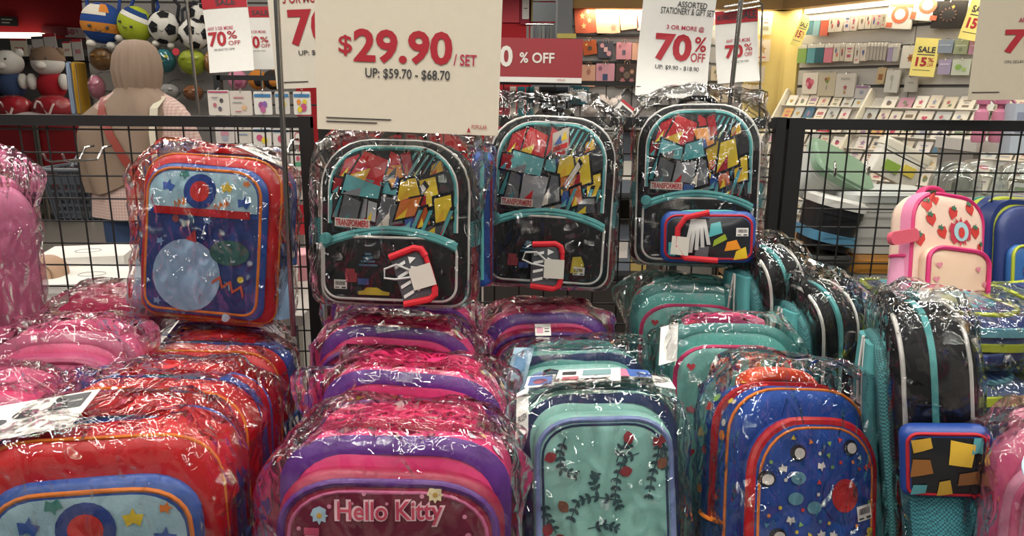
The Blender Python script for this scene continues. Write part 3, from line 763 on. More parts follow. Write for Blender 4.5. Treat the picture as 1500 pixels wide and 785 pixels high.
dusty = mat('#c9587f', 'sheen')
pink_bag('dusty pink backpack in glossy wrap at the left edge', 62, 496, 218, w=.27, lean=11, yaw=8, top=dusty, side=dusty, body=mat('#b0466f', 'sheen'), trim=mat('#a8506f', 'sheen'), d=.15, d2=.06, wrapkw=dict(crumple=.008))
pink_bag('crimson pink backpack behind the dusty pink one below the white boxes', 126, 446, 150, w=.22, lean=2, yaw=6, top=mat('#b02155', 'sheen'), side=mat('#a81b4d', 'sheen'), trim=mat('#a81b4d', 'sheen'), d=.11, d2=.05)
pink_bag('pink backpack at the left edge below the dusty pink one', -92, 600, 250, w=.25, lean=4, yaw=6, top=dusty, side=mat('#c03a66', 'sheen'), trim=dusty)
lp = mat('#cf6d95', 'sheen')
t = pink_bag('pale pink backpack with ribbon bow hanging at the left edge', -128, 272, 190, w=.27, h=.36, lean=2, yaw=-14, top=lp, side=mat('#c9789a', 'cloth'), body=mat('#b84a78', 'sheen'), trim=lp, d=.12, d2=.05, wrapkw=dict(top=.05, tail=(.02, 0, .02)))
bw = MB().ball((.02, 0, .006), .022, .012, .014, 12, 8).build('bow', lp, t); bw.location = (.11, -.182, .21)
bw = MB().ball((-.02, 0, .006), .022, .012, .014, 12, 8).build('bow', lp, t); bw.location = (.11, -.182, .21)
for s in (-1, 1):
    MB().tube([(.11, -.184, .21), (.11 + s*.012, -.186, .18), (.11 + s*.018, -.184, .15)], .005, 6).build('ribbon_tail', lp, t)

# ---- black bags with bright angular print
blk, aqua, wht = mat('#0d0e11', 'cloth'), mat('#4f9c9f', 'mesh'), mat('#d5d3cd', 'gloss'); aq = mat('#5aa3a3', 'cloth')
def black_bag(label, px, py, wpx, pouch, lean, yaw, roll, variant=0, wrapkw=None, w=.30, h=.335, d=.12):
    SEED[0] += 1; sd = SEED[0]
    t = thing('backpack', label, 'backpack', 'black backpacks with angular print')
    b = Shell(w, h, (.105, .10), (.035, .035), d, .022, .016, 0, 0, 2.15, .003, sd); b.build('body', blk, t)
    MB().tube(b.rim(.004, -d + .014), .0032, 6, True).build('white_piping', wht, t)
    # arched upper print
    zb = h*.44
    top = arch(w*.80, zb, h*.93, .075)
    decal(b, 'upper_panel', mat('#22242a', 'print'), t, [top], .002, .025)
    def inside(x, z):
        r = .075; W = w*.80/2; T = h*.93
        if abs(x) > W or z < zb or z > T: return False
        if abs(x) > W - r and z > T - r: return (abs(x)-W+r)**2 + (z-T+r)**2 < r*r
        return True
    rr = random.Random(11)
    shapes = []
    def sh_(c, pts):
        mx_, mz_ = sum(p[0] for p in pts)/len(pts), sum(p[1] for p in pts)/len(pts); g_ = 1.0 if c == '#4c9a9c' else 1.42
        shapes.append((c, [((mx_ + (x-mx_)*g_)*w*.40, zb + (mz_ + (z-mz_)*g_)*(h*.93-zb)) for x, z in pts]))
    for k in range(7): sh_('#4c9a9c', [(.1+k*.11, .66), (.15+k*.11, .66), (.42+k*.11, 1.0), (.37+k*.11, 1.0)])
    for k in range(4): sh_('#4c9a9c', [(.3+k*.16, .0), (.36+k*.16, 0), (.52+k*.16, .3), (.46+k*.16, .3)])
    sh_('#b3202a', [(-.92, .62), (-.62, .70), (-.5, .98), (-.78, .9)]); sh_('#c4262c', [(-.6, .72), (-.2, .62), (-.12, .86), (-.42, .94)]); sh_('#8e1a22', [(-.98, .5), (-.8, .48), (-.74, .64), (-.94, .66)])
    sh_('#c22a30', [(-.1, .66), (.24, .7), (.2, .9), (-.02, .98)]); sh_('#a31d27', [(.22, .72), (.34, .76), (.28, .98), (.14, .95)])
    sh_('#63a9ad', [(-.72, .5), (-.28, .46), (-.24, .6), (-.66, .66)]); sh_('#5aa0a6', [(-.25, .46), (.05, .5), (.0, .64), (-.22, .6)]); sh_('#3d8388', [(-.98, .2), (-.84, .2), (-.66, .46), (-.8, .5)])
    sh_('#8d9094', [(-.5, .14), (-.2, .1), (-.12, .36), (-.46, .42)]); sh_('#5d6166', [(-.18, .12), (.14, .18), (.1, .38), (-.1, .4)]); sh_('#a7aaac', [(-.36, .2), (-.26, .18), (-.24, .34), (-.34, .36)])
    sh_('#d98a2c', [(.05, .6), (.24, .66), (.2, .8), (-.06, .78)]); sh_('#d7b92f', [(.16, .44), (.42, .5), (.36, .64), (.2, .62)]); sh_('#e0c533', [(.42, .34), (.72, .42), (.66, .64), (.46, .6)])
    sh_('#d5a92c', [(.58, .68), (.86, .76), (.8, .92), (.62, .84)]); sh_('#c8702a', [(.14, .22), (.36, .26), (.44, .42), (.2, .38)]); sh_('#b0521f', [(.46, .12), (.6, .16), (.56, .3), (.42, .26)])
    sh_('#dcc034', [(.76, .2), (.94, .24), (.92, .44), (.74, .4)]); sh_('#46494e', [(.56, .02), (.86, .04), (.84, .18), (.6, .16)]); sh_('#2d4f96', [(.24, .1), (.4, .12), (.42, .24), (.28, .24)]); sh_('#7e8084', [(-.06, .02), (.2, .0), (.26, .14), (0, .16)])
    sh_('#34578f', [(-.3, .02), (-.12, .0), (-.06, .12), (-.28, .14)]); sh_('#d9d3c4', [(.3, .36), (.34, .34), (.52, .52), (.48, .56)]); sh_('#5e6064', [(-.84, .12), (-.62, .1), (-.54, .34), (-.74, .4)])
    cols = ['#101114'] + sorted(set(c for c, _ in shapes)); mb = MB()
    for c, pts in shapes:
        cx = sum(p[0] for p in pts)/len(pts); cz = sum(p[1] for p in pts)/len(pts); k = 1.0
        while k > .2 and not all(inside(cx + (p[0]-cx)*k, cz + (p[1]-cz)*k) for p in pts): k -= .08
        pp = [(cx + (p[0]-cx)*k, cz + (p[1]-cz)*k) for p in pts]
        ko = 1 + .006/max(.02, max(abs(p[0]-cx) for p in pp)); off = .003 + .0005*(len(mb.f) % 7)
        q = decal2(b, [sorted_loop([(cx+(p[0]-cx)*ko, cz+(p[1]-cz)*ko) for p in pp])], off - .0003, .03); mb.cur = 0; mb.add(q.v, q.f)
        q = decal2(b, [sorted_loop(pp)], off, .03); mb.cur = cols.index(c); mb.add(q.v, q.f)
        q = decal2(b, [[pp[0], ((pp[0][0]+pp[1][0])/2, (pp[0][1]+pp[1][1])/2), (cx, cz)]], off + .0003, .03); mb.cur = cols.index(rr.choice(cols[1:])); mb.add(q.v, q.f)
    o = mb.build('angular_print', [mat(c, 'gloss') for c in cols], t, 0); o['label'] = 'bright angular red, aqua, yellow and grey print'
    piping(b, 'print_edging', aq, t, arch(w*.82, zb + .005, h*.94, .08)[1:], .005)
    piping(b, 'white_piping', wht, t, arch(w*.84, zb + .005, h*.955, .085)[1:], .0025, False, .002)
    decal(b, 'name_patch', mat('#d8d2c8', 'gloss'), t, [poly_rot(-w*.25, zb + .020, rect(-.036, .036, -.0085, .0085), R(-2))], .0085)
    text_on(b, 'lettering', mat('#b01c26', 'print'), t, 'TRANSFORMERS', -w*.25 - .034, -w*.25 + .034, zb + .0135, zb + .0265, .03, 0, R(-2), .0098)
    # lower pocket with zip arch
    p = Shell(w*.90, h*.40, (.07, .03), (.035, .035), .022, .010, .006, -d - .002, .012, 2.2, .002, sd + 9); p.build('lower_pocket', blk, t)
    piping(p, 'white_piping', wht, t, scaled(p.ol, .005, p.w, p.h, p.cz), .0028, True)
    MB().tube([(x, p.y(x, min(z, .012 + h*.395), .001), z) for x, z in [(-w*.43 + w*.86*i/20, .012 + h*.345 + .030*math.sin(math.pi*i/20)**.8) for i in range(21)]], .0062, 6).build('zip', aq, t)
    MB().tube([(x, p.y(x, min(z, .012 + h*.395), .001), z) for x, z in [(-w*.43 + w*.86*i/20, .012 + h*.325 + .030*math.sin(math.pi*i/20)**.8) for i in range(21)]], .005, 6).build('zip', aq, t)
    bd = MB().lathe([(.011, -.002), (.012, 0), (.012, .004), (.010, .006)], 18).build('zip_badge', aq, t); bd.location = (-w*.41, p.y0 - p.d - .004, .012 + h*.37); bd.rotation_euler = (R(90), 0, 0)
    if variant < 2:
        decal(p, 'car_print', mat('#c3b02d', 'print'), t, [poly_rot(-.03, .03, [(-.03, -.004), (.03, -.004), (.032, .002), (.018, .005), (.008, .011), (-.012, .011), (-.02, .004), (-.03, .003)])] if variant == 0 else [poly_rot(.07, .06, [(-.014, -.02), (.012, -.018), (.016, .0), (.008, .018), (-.01, .016)])], .003)
        decal(p, 'truck_print', mat('#8f2830', 'print'), t, [rect(-.085, -.062, .05, .068), rect(-.084, -.066, .068, .076)], .003); decal(p, 'truck_print', mat('#2a4a86', 'print'), t, [rect(-.06, -.038, .046, .058)], .003)
        for i in range(4): decal(p, 'stroke_print', mat('#1f5d74', 'print'), t, [rect(-.058 + .004*i, -.022 - .004*i, .082 + i*.007, .086 + i*.007)], .003)
    barcode(t, p, (-.095, .075, .3)[variant] if variant < 2 else .0, .045 if variant < 2 else .06) if variant < 2 else None
    for s in (-1, 1): side_pocket(b, mat('#1d1e22', 'cloth') if s < 0 else mat('#8c2230', 'cloth'), aq, t, s, h*.34, bulge=.014)
    for s in (-1, 1): MB().box(s*(w/2 + .003) - .004, s*(w/2 + .003) + .004, -d*.85, -d*.25, h*.37, h*.52).build('side_net', aqua, t, 0)
    top_handle(b, 'handle', blk, t, .05, .1, .35, .022, .006)
    straps(b, blk, t)
    place_top(t, w, h, d, px, py, wpx, lean, yaw, roll)
    wrap(t, w, h, d + .03, seed=sd, **(wrapkw or {}))
    return t, b, p
def pencil_pouch(label, host, cx, cz, y, rotd, upright):
    """small zip pouch with a red carry loop, tied on in front of a bag"""
    M = host.matrix_world @ Matrix.Translation((cx, y, cz)) @ Matrix.Rotation(R(rotd), 4, 'Y')
    t = thing('pencil_pouch', label, 'pouch', 'pouches tied to the black backpacks', M)
    if upright:
        w_, h_ = .062, .092
        s = Shell(w_, h_, .008, .008, .012, .004, .003, 0, -h_/2, 2, .001, 3); s.build('body', mat('#4b4c50', 'gloss'), t)
        tri = []; wh = []
        for i in range(4):
            wh.append([(-.026, -.036 + i*.019), (-.004, -.030 + i*.019), (-.004, -.024 + i*.019), (-.026, -.030 + i*.019)])
            wh.append([(.004, -.03 + i*.018), (.018, -.022 + i*.018), (.004, -.016 + i*.018)])
        decal(s, 'stripe_print', mat('#c9c9c6', 'gloss'), t, wh, .002)
        R_ = [(-.03, -.046), (.02, -.05), (.032, -.044), (.036, -.03)]; R2 = [(-.03, .046), (.02, .05), (.032, .044), (.036, .03)]
        for q in (R_, R2): MB().tube([(x, -.014, z) for x, z in q], .0065, 8).build('red_trim', mat('#b5222c', 'cloth'), t)
        MB().tube([(.036, -.014, -.03), (.037, -.014, 0), (.036, -.014, .03)], .005, 8).build('red_trim', mat('#b5222c', 'cloth'), t)
        flat_tag(t, mat('#b9b5ab', 'paper'), [(-.002, -.02, -.026), (.042, -.021, -.026), (-.002, -.02, .016)], label='blank pale grey tag')
        MB().tube([(0, -.02, .014), (-.02, -.02, .03), (-.045, -.018, .028), (-.05, -.018, .012), (-.03, -.02, .004), (-.002, -.02, .0)], .0022, 6).build('clear_loop', mat('#a9aaa8', 'plast'), t)
    else:
        w_, h_ = .205, .115
        s = Shell(w_, h_, .028, .022, .035, .012, .008, 0, -h_/2, 2, .002, 5); s.build('body', mat('#1e4287', 'sheen'), t)
        piping(s, 'red_piping', mat('#a8252f', 'cloth'), t, scaled(s.ol, .010, w_, h_, 0), .003, True)
        decal(s, 'front_panel', mat('#23262b', 'gloss'), t, [scaled(s.ol, .014, w_, h_, 0)], .002)
        MB().tube([(-.085 + .17*i/14, -.02, h_/2 - .002 - .012*(2*i/14-1)**4) for i in range(15)], .005, 6).build('zip', aq, t)
        for c, pl in (('#4f9c9f', [(.0, .0), (.03, .01), (.025, .035), (.005, .03)]), ('#d98a2c', [(.035, -.03), (.07, -.025), (.06, -.005), (.04, -.01)]), ('#8ca035', [(.01, -.02), (.04, -.004), (.035, .008), (.012, -.006)]), ('#d7b92f', [(.055, -.05), (.085, -.045), (.08, -.02), (.06, -.03)]), ('#5d6166', [(-.03, -.05), (.0, -.045), (.002, -.02), (-.025, -.02)]), ('#4f9c9f', [(-.085, -.04), (-.07, -.042), (-.07, -.01), (-.085, -.012)])):
            decal(s, 'angular_print', mat(c, 'gloss'), t, [pl], .004)
        wh = []
        for i in range(5): wh.append([(-.055 + i*.013, -.04 + i*.006), (-.047 + i*.013, -.04 + i*.006), (-.030 + i*.006, .04), (-.038 + i*.006, .04)])
        decal(s, 'stripe_print', mat('#b5b5b2', 'gloss'), t, wh, .005)
        MB().tube([(.0, -.056, .055), (-.05, -.056, .043), (-.066, -.056, .02), (-.068, -.056, -.02), (-.05, -.056, -.045), (.02, -.056, -.05)], .0065, 8).build('red_trim', mat('#b5222c', 'cloth'), t)
        flat_tag(t, mat('#b9b5ab', 'paper'), [(-.082, -.062, -.036), (-.044, -.062, -.040), (-.078, -.062, .004)], label='blank pale grey tag')
        barcode(t, s, .072, .012)
    return t
A, bA, pA = black_bag('black backpack with angular print under the $29.90 sign', 576, 203, 230, 0, 7, -6, 0, 0, h=.325)
pencil_pouch('grey striped pouch with red trim on the backpack under the $29.90 sign', A, .052, .068, -.163, -18, True)
B, bB, pB = black_bag('middle black backpack with angular print and a hang tag', 812, 168, 190, 0, 8, -4, 2.0, 1, dict(top=.035, crumple=.007), h=.39, w=.29)
pencil_pouch('grey striped pouch with red trim on the middle black backpack', B, .0, .055, -.163, 0, True)
flat_tag(B, mat('#b8b0a6', 'paper'), [(.0, -.16, .30), (.035, -.165, .315), (-.0, -.162, .345)], [(rect(.05, .95, .05, .3), mat('#b92b33', 'print')), ([(.1, .4), (.6, .35), (.5, .8)], mat('#4a5f94', 'print')), ([(.5, .5), (.9, .45), (.8, .9)], mat('#d7b92f', 'print'))], label='small colourful cardboard hang tag')
Cc, bC, pC = black_bag('black backpack with angular print and blue pouch, rightmost of three', 1026, 150, 180, 0, 8, -10, -1.0, 2, dict(top=.03), h=.375, w=.28)
pencil_pouch('blue pouch with red piping on the rightmost black backpack', Cc, .022, .072, -.162, -1, False)
# blue flat bag between the first two black backpacks
t = thing('pouch_bag', 'slim blue zip bag between the first two black backpacks', 'bag')
s = Shell(.05, .30, .02, .02, .07, .015, .006, 0, 0, 2, .003, 8); s.build('body', mat('#27509c', 'sheen'), t)
piping(s, 'zip', aq, t, [(-.0, .02 + .26*i/10) for i in range(11)], .005); piping(s, 'red_edging', mat('#8a2a3a', 'cloth'), t, [(.02, .02 + .26*i/10) for i in range(11)], .003)
place_top(t, .05, .30, .07, 706, 222, 34, 4, 0, 0, .05); wrap(t, .05, .30, .07, .006, 77, 60, .004, rt=(.015, .02), ears=0)
# ---- mint bag with vines and leaves, and a plain one behind
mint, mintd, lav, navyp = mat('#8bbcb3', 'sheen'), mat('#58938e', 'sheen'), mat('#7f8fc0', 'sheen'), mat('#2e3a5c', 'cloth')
def mint_bag(label, px, py, wpx, w=.28, h=None, d=.10, d2=.05, lean=12, yaw=0, roll=0, front=True, zbase=None, wrapkw=None):
    D = d + d2
    if h is None: h = auto_h(w, px, py, wpx, lean, zbase)
    SEED[0] += 1; sd = SEED[0]
    t = thing('backpack', label, 'backpack', 'mint backpacks')
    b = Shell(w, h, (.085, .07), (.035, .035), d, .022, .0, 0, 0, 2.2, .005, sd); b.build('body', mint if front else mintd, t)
    b.band('dark_band', mat('#3c5a66', 'sheen'), t, .30, .62, .04); b.band('piping', navyp, t, .94, .99, .02, .004)
    top_handle(b, 'handle', mintd, t, w*.30, .08, .5, .006)
    pw, ph = w*.88, h*.90
    p = Shell(pw, ph, (.075, .06), (.03, .03), d2, .014, .008, -d + .006, .01, 2.2, .003, sd + 70); p.build('front_pocket', mint, t)
    piping(p, 'lavender_piping', lav, t, scaled(p.ol, .008, pw, ph, p.cz), .0052, True)
    piping(p, 'navy_piping', navyp, t, scaled(p.ol, .016, pw, ph, p.cz), .0022, True)
    if front:
        zt = .01 + ph; ink = mat('#2c4a50', 'print'); lm = mat('#8c2b33', 'print'); lb = mat('#7a4a34', 'print')
        def vine(pts, nl=9):
            mb = MB(); P = []
            for i in range(len(pts)-1):
                for k in range(5): P.append((pts[i][0]+(pts[i+1][0]-pts[i][0])*k/5, pts[i][1]+(pts[i+1][1]-pts[i][1])*k/5))
            P.append(pts[-1]); polys = []
            for i in range(1, len(P)-1):
                a = math.atan2(P[i+1][1]-P[i-1][1], P[i+1][0]-P[i-1][0])
                if i % 2 == 0:
                    polys.append(leaf(P[i][0], P[i][1], .011, .0028, a + .9)); polys.append(leaf(P[i][0], P[i][1], .011, .0028, a - .9))
            q = decal2(p, polys, .0022, .03); T = MB().tube([(x, p.y(x, z, .0015), z) for x, z in P], .0009, 5)
            q.add(T.v, T.f); q.build('vine_print', ink, t, 0)
        vine([(-.062, zt-.035), (-.072, zt-.06), (-.07, zt-.085), (-.045, zt-.095)])
        vine([(.055, zt-.062), (.03, zt-.07), (.018, zt-.1), (.014, zt-.13), (.022, zt-.15)]); vine([(.02, zt-.135), (-.02, zt-.128), (-.045, zt-.135), (-.058, zt-.165)])
        vine([(.09, zt-.04), (.085, zt-.07), (.075, zt-.1), (.068, zt-.135)]); vine([(.085, zt-.055), (.1, zt-.062), (.098, zt-.1)]); vine([(-.1, zt-.13), (-.095, zt-.16), (-.08, zt-.185)]); vine([(.018, zt-.075), (.028, zt-.05), (.045, zt-.045)])
        vine([(-.012, zt-.125), (-.02, zt-.105), (-.015, zt-.09)]); vine([(-.03, zt-.178), (.0, zt-.172), (.02, zt-.18)])
        for (x, z, r, m) in ((-.097, -.07, .4, lm), (.04, -.048, 1.7, lm), (.022, -.092, .2, lm), (-.062, -.152, 2.2, lb), (.085, -.088, .9, lb), (-.098, -.19, 1.2, lm), (-.085, -.2, .5, lm)):
            decal(p, 'leaf_print', m, t, [leaf(x, zt + z, .022, .0085, r)], .003)
        decal(p, 'maple_leaf_print', lm, t, [star(.088, zt - .045, .012, .4, 5, .5)], .003)
    place_top(t, w, h, D, px, py, wpx, lean, yaw, roll)
    wrap(t, w, h, D, seed=sd, **(wrapkw or {}))
    return t, h, D
t, hh, DD = mint_bag('mint green backpack with vine and leaf print at the bottom centre', 884, 582, 240, w=.262, lean=15, yaw=1, roll=-1.5)
def loose_card(label, host, p0, pu, pv, prints, m=CARDW, name='paper_tag'):
    """card lying on top of a bag inside its wrap; host coordinates"""
    return flat_tag(host, m, [p0, pu, pv], prints, name=name, label=label)
loose_card('white folded leaflet with small pictures', t, (-.075, -.11, hh + .02), (.035, -.11, hh + .022), (-.06, -.015, hh + .03), [(rect(.08, .3, .55, .8), INK), (rect(.4, .85, .45, .9), mat('#7a9a9c', 'print')), (rect(.1, .35, .12, .4), mat('#b06a70', 'print')), (rect(.45, .8, .12, .2), INK)])
loose_card('blue and pink picture card', t, (.03, -.075, hh + .025), (.095, -.075, hh + .02), (.035, -.01, hh + .03), [(rect(0, .4, 0, 1), mat('#c7748f', 'print')), (rect(.4, 1, 0, 1), mat('#3f62a5', 'print')), (circle(.6, .5, .12, 12), CARDW), (circle(.78, .55, .12, 12), CARDW)])
loose_card('white tag with lettering', t, (.092, -.115, hh + .012), (.125, -.115, hh + .006), (.096, -.05, hh + .022), [('FROZEN', .12, .88, .5, .66, INK)])
loose_card('dark blue picture card', t, (-.125, -.10, hh + .012), (-.075, -.1, hh + .015), (-.115, -.015, hh + .02), [(rect(.1, .9, .1, .9), mat('#5a6f9f', 'print')), (circle(.5, .4, .25, 12), mat('#a5616a', 'print'))])
loose_card('white tag hanging over the rim', t, (-.142, -.168, hh - .06), (-.122, -.16, hh - .05), (-.138, -.12, hh + .005), [('FROZEN', .15, .85, .3, .45, INK)])
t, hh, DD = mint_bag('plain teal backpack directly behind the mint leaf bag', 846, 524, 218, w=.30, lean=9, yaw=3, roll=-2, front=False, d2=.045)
loose_card('pale blue barcode tag', t, (-.155, -.14, hh - .07), (-.115, -.15, hh - .07), (-.125, -.11, hh + .02), [(rect(.15, .5, .1, .3), INK), (rect(.2, .8, .5, .8), mat('#6d9cc4', 'print'))], mat('#a7c3d4', 'paper'))

# ---- teal bags with pink piping and small red motifs
teal, tpk = mat('#5ba39b', 'sheen'), mat('#c52a63', 'sheen')
def teal_bag(label, px, py, wpx, w=.28, h=None, d=.11, d2=.05, lean=8, yaw=0, roll=0, zbase=None, pinktop=False, wrapkw=None):
    D = d + d2
    if h is None: h = auto_h(w, px, py, wpx, lean, zbase)
    SEED[0] += 1; sd = SEED[0]
    t = thing('backpack', label, 'backpack', 'teal backpacks with pink piping')
    b = Shell(w, h, (.09, .07), (.035, .035), d, .022, .0, 0, 0, 2.2, .005, sd); b.build('body', teal, t)
    b.band('gusset_edge', mat('#3d7f7b', 'sheen'), t, .88, .98, .03, .004)
    top_handle(b, 'handle', mat('#cf3d72', 'sheen') if pinktop else teal, t, w*.3, .06, .6, .008, .012)
    pw, ph = w*.86, h*.88
    p = Shell(pw, ph, (.075, .06), (.03, .03), d2, .014, .008, -d + .006, .01, 2.2, .003, sd + 70); p.build('front_pocket', mat('#79b3aa', 'sheen'), t)
    MB().tube([(x, y + .01, z) for x, y, z in p.rim(.003)], .0062, 6, True).build('pink_zip', tpk, t)
    rr = random.Random(sd); zt = .01 + ph
    for i in range(5):
        for j in range(5):
            x = -.085 + .043*i + (.02 if j % 2 else 0); z = zt - .04 - .042*j
            if abs(x) > pw/2 - .025: continue
            k = (i + j) % 4
            if k == 0: decal(p, 'motif_print', mat('#b8333f', 'print'), t, [heart(x, z, .009)], .003)
            elif k == 1: decal(p, 'motif_print', mat('#7d3b33', 'print'), t, [circle(x, z, .007, 12, .011)], .003)
            elif k == 2: decal(p, 'motif_print', mat('#c9737f', 'print'), t, [star(x, z, .01, .2)], .003)
            else: decal(p, 'motif_print', mat('#d3b06a', 'print'), t, [rect(x-.006, x+.006, z-.009, z+.009)], .003)
    for s in (-1, 1):
        for k in range(4):
            a = R(rr.uniform(30, 80)); n = Vector((s*math.cos(a), 0, math.sin(a))); c = Vector((s*(w/2-.09+.09*math.cos(a)), -d*rr.uniform(.2, .8), h-.07+.07*math.sin(a))) + n*.004; u = Vector((0, 1, 0)); v = n.cross(u)
            MB().add([c + u*X + v*Y for X, Y in circle(0, 0, .008, 8)], [tuple(range(8))]).build('motif_print', mat('#b8333f', 'print'), t, 0)
    place_top(t, w, h, D, px, py, wpx, lean, yaw, roll)
    wrap(t, w, h, D, seed=sd, **(wrapkw or {}))
    return t, h, D
t, hh, DD = teal_bag('teal backpack with pink top handle and pink zip arch', 1078, 480, 202, w=.27, lean=12, yaw=-4, roll=-1, pinktop=True)
loose_card('white paper tag', t, (-.15, -.17, hh - .075), (-.115, -.17, hh - .065), (-.14, -.12, hh - .005), [])
teal_bag('teal backpack with pink stripe squeezed under the rightmost black backpack', 1018, 424, 176, w=.27, lean=4, yaw=-4, d=.08, d2=.04)

# ---- blue bag with confetti print
def blue_bag():
    w, d, d2 = .27, .10, .045; px, py, wpx, lean = 1206, 574, 250, 15; D = d + d2
    h = auto_h(w, px, py, wpx, lean) - .01; sd = 31
    t = thing('backpack', 'royal blue backpack with confetti print and red zip arch', 'backpack')
    royal = mat('#1f4590', 'cloth')
    b = Shell(w, h, (.095, .08), (.04, .04), d, .022, .0, 0, 0, 2.15, .005, sd); b.build('body', royal, t)
    b.band('red_zip', rd, t, .50, .62, h*.30, .005); MB().tube(b.rim(.003, -d + .012), .0026, 6, True).build('piping', orange, t)
    top_handle(b, 'handle', mat('#d2461f', 'sheen'), t, w*.25, .02, .46, .016, .012)
    pw, ph = w*.86, h*.86
    p = Shell(pw, ph, (.09, .085), (.035, .035), d2, .016, .012, -d + .006, .008, 2.1, .003, sd + 3); p.build('front_pocket', royal, t)
    MB().tube([(x, y + .012, z) for x, y, z in p.rim(.004)], .0085, 8, True).build('red_zip', rd, t); piping(p, 'piping', orange, t, scaled(p.ol, .012, pw, ph, p.cz), .0024, True)
    zt = .008 + ph; rr = random.Random(5); used = []
    cz = zt - .115; 
    decal(p, 'round_patch', mat('#1f3f86', 'cloth'), t, [circle(.042, cz, .042, 26)], .003); decal(p, 'patch_center', mat('#b52a2a', 'cloth'), t, [circle(.042, cz, .026, 18)], .004)
    cols = ('#c9352f', '#d9c33a', '#4c8fa0', '#d8d4c8', '#7fae5a', '#e0863a')
    for k in range(420):
        x = rr.uniform(-pw/2 + .02, pw/2 - .02); z = rr.uniform(.03, zt - .025); kind = 'o' if k < 60 else 'b' if k < 90 else rr.choice('tttddsz'); r = dict(t=.005, d=.003, s=.008, z=.012, b=.013, o=.014)[kind]
        if z > zt - .09 and abs(x) > pw/2 - .05 and (z - zt + .09 + abs(x) - pw/2 + .05) > .05: continue
        if math.hypot(x - .042, z - cz) < .046 + r or any(math.hypot(x-a, z-c) < r + q + .004 for a, c, q in used) or (kind in 'ob' and sum(1 for u_ in used if u_[2] == r) > (9 if kind == 'o' else 5)): continue
        used.append((x, z, r)); c = rr.choice(cols); a = rr.uniform(0, 6)
        if kind == 't': pl = star(x, z, r, a, 3, .5)
        elif kind == 'd': pl = circle(x, z, r, 8)
        elif kind == 's': pl = star(x, z, r, a); c = '#d8d4c8'
        elif kind == 'z': pl = zigzag(x, z, .02, .004, a)
        elif kind == 'o':
            decal(p, 'ring_print', mat('#17181c', 'print'), t, [circle(x, z, r, 14, r*.9)], .0026); pl = circle(x + .002, z - .001, r*.66, 12, r*.6); c = '#cfcac0'
        else: pl = circle(x, z, r, 14, r*.75); c = '#5f94a4'
        decal(p, 'confetti_print', mat(c, 'print'), t, [pl], .003)
    # print going round the gusset
    for k in range(46):
        i = rr.randrange(len(b.ol)); x, z = b.ol[i]; x2, z2 = b.ol[(i+1) % len(b.ol)]
        if z < .1: continue
        T = Vector((x2-x, 0, z2-z)).normalized(); n = Vector((T.z, 0, -T.x)); u = Vector((0, 1, 0)); c = Vector((x, -d*rr.choice((.72, .82, .3, .2)), z)) + n*.004
        MB().add([c + u*X + T*Y for X, Y in star(0, 0, rr.uniform(.005, .009), rr.uniform(0, 6), rr.choice((3, 5)))], [tuple(range(6))] if False else [tuple(range(len(star(0,0,1,0,3))))]).build('confetti_print', mat(rr.choice(cols), 'print'), t, 0) if False else None
        r = rr.uniform(.005, .009)
        MB().add([c + u*X + T*Y for X, Y in circle(0, 0, r, 6)], [tuple(range(6))]).build('confetti_print', mat(rr.choice(cols), 'print'), t, 0)
    barcode(t, p, .082, cz - .028, .032, .024, R(8), .005)
    for s in (-1, 1): side_pocket(b, mat('#2a5597', 'mesh'), orange, t, s, h*.4)
    place_top(t, w, h, D, px, py, wpx, lean, 16, 7)
    wrap(t, w, h, D, seed=sd, top=.04)
    return t
blue_bag()

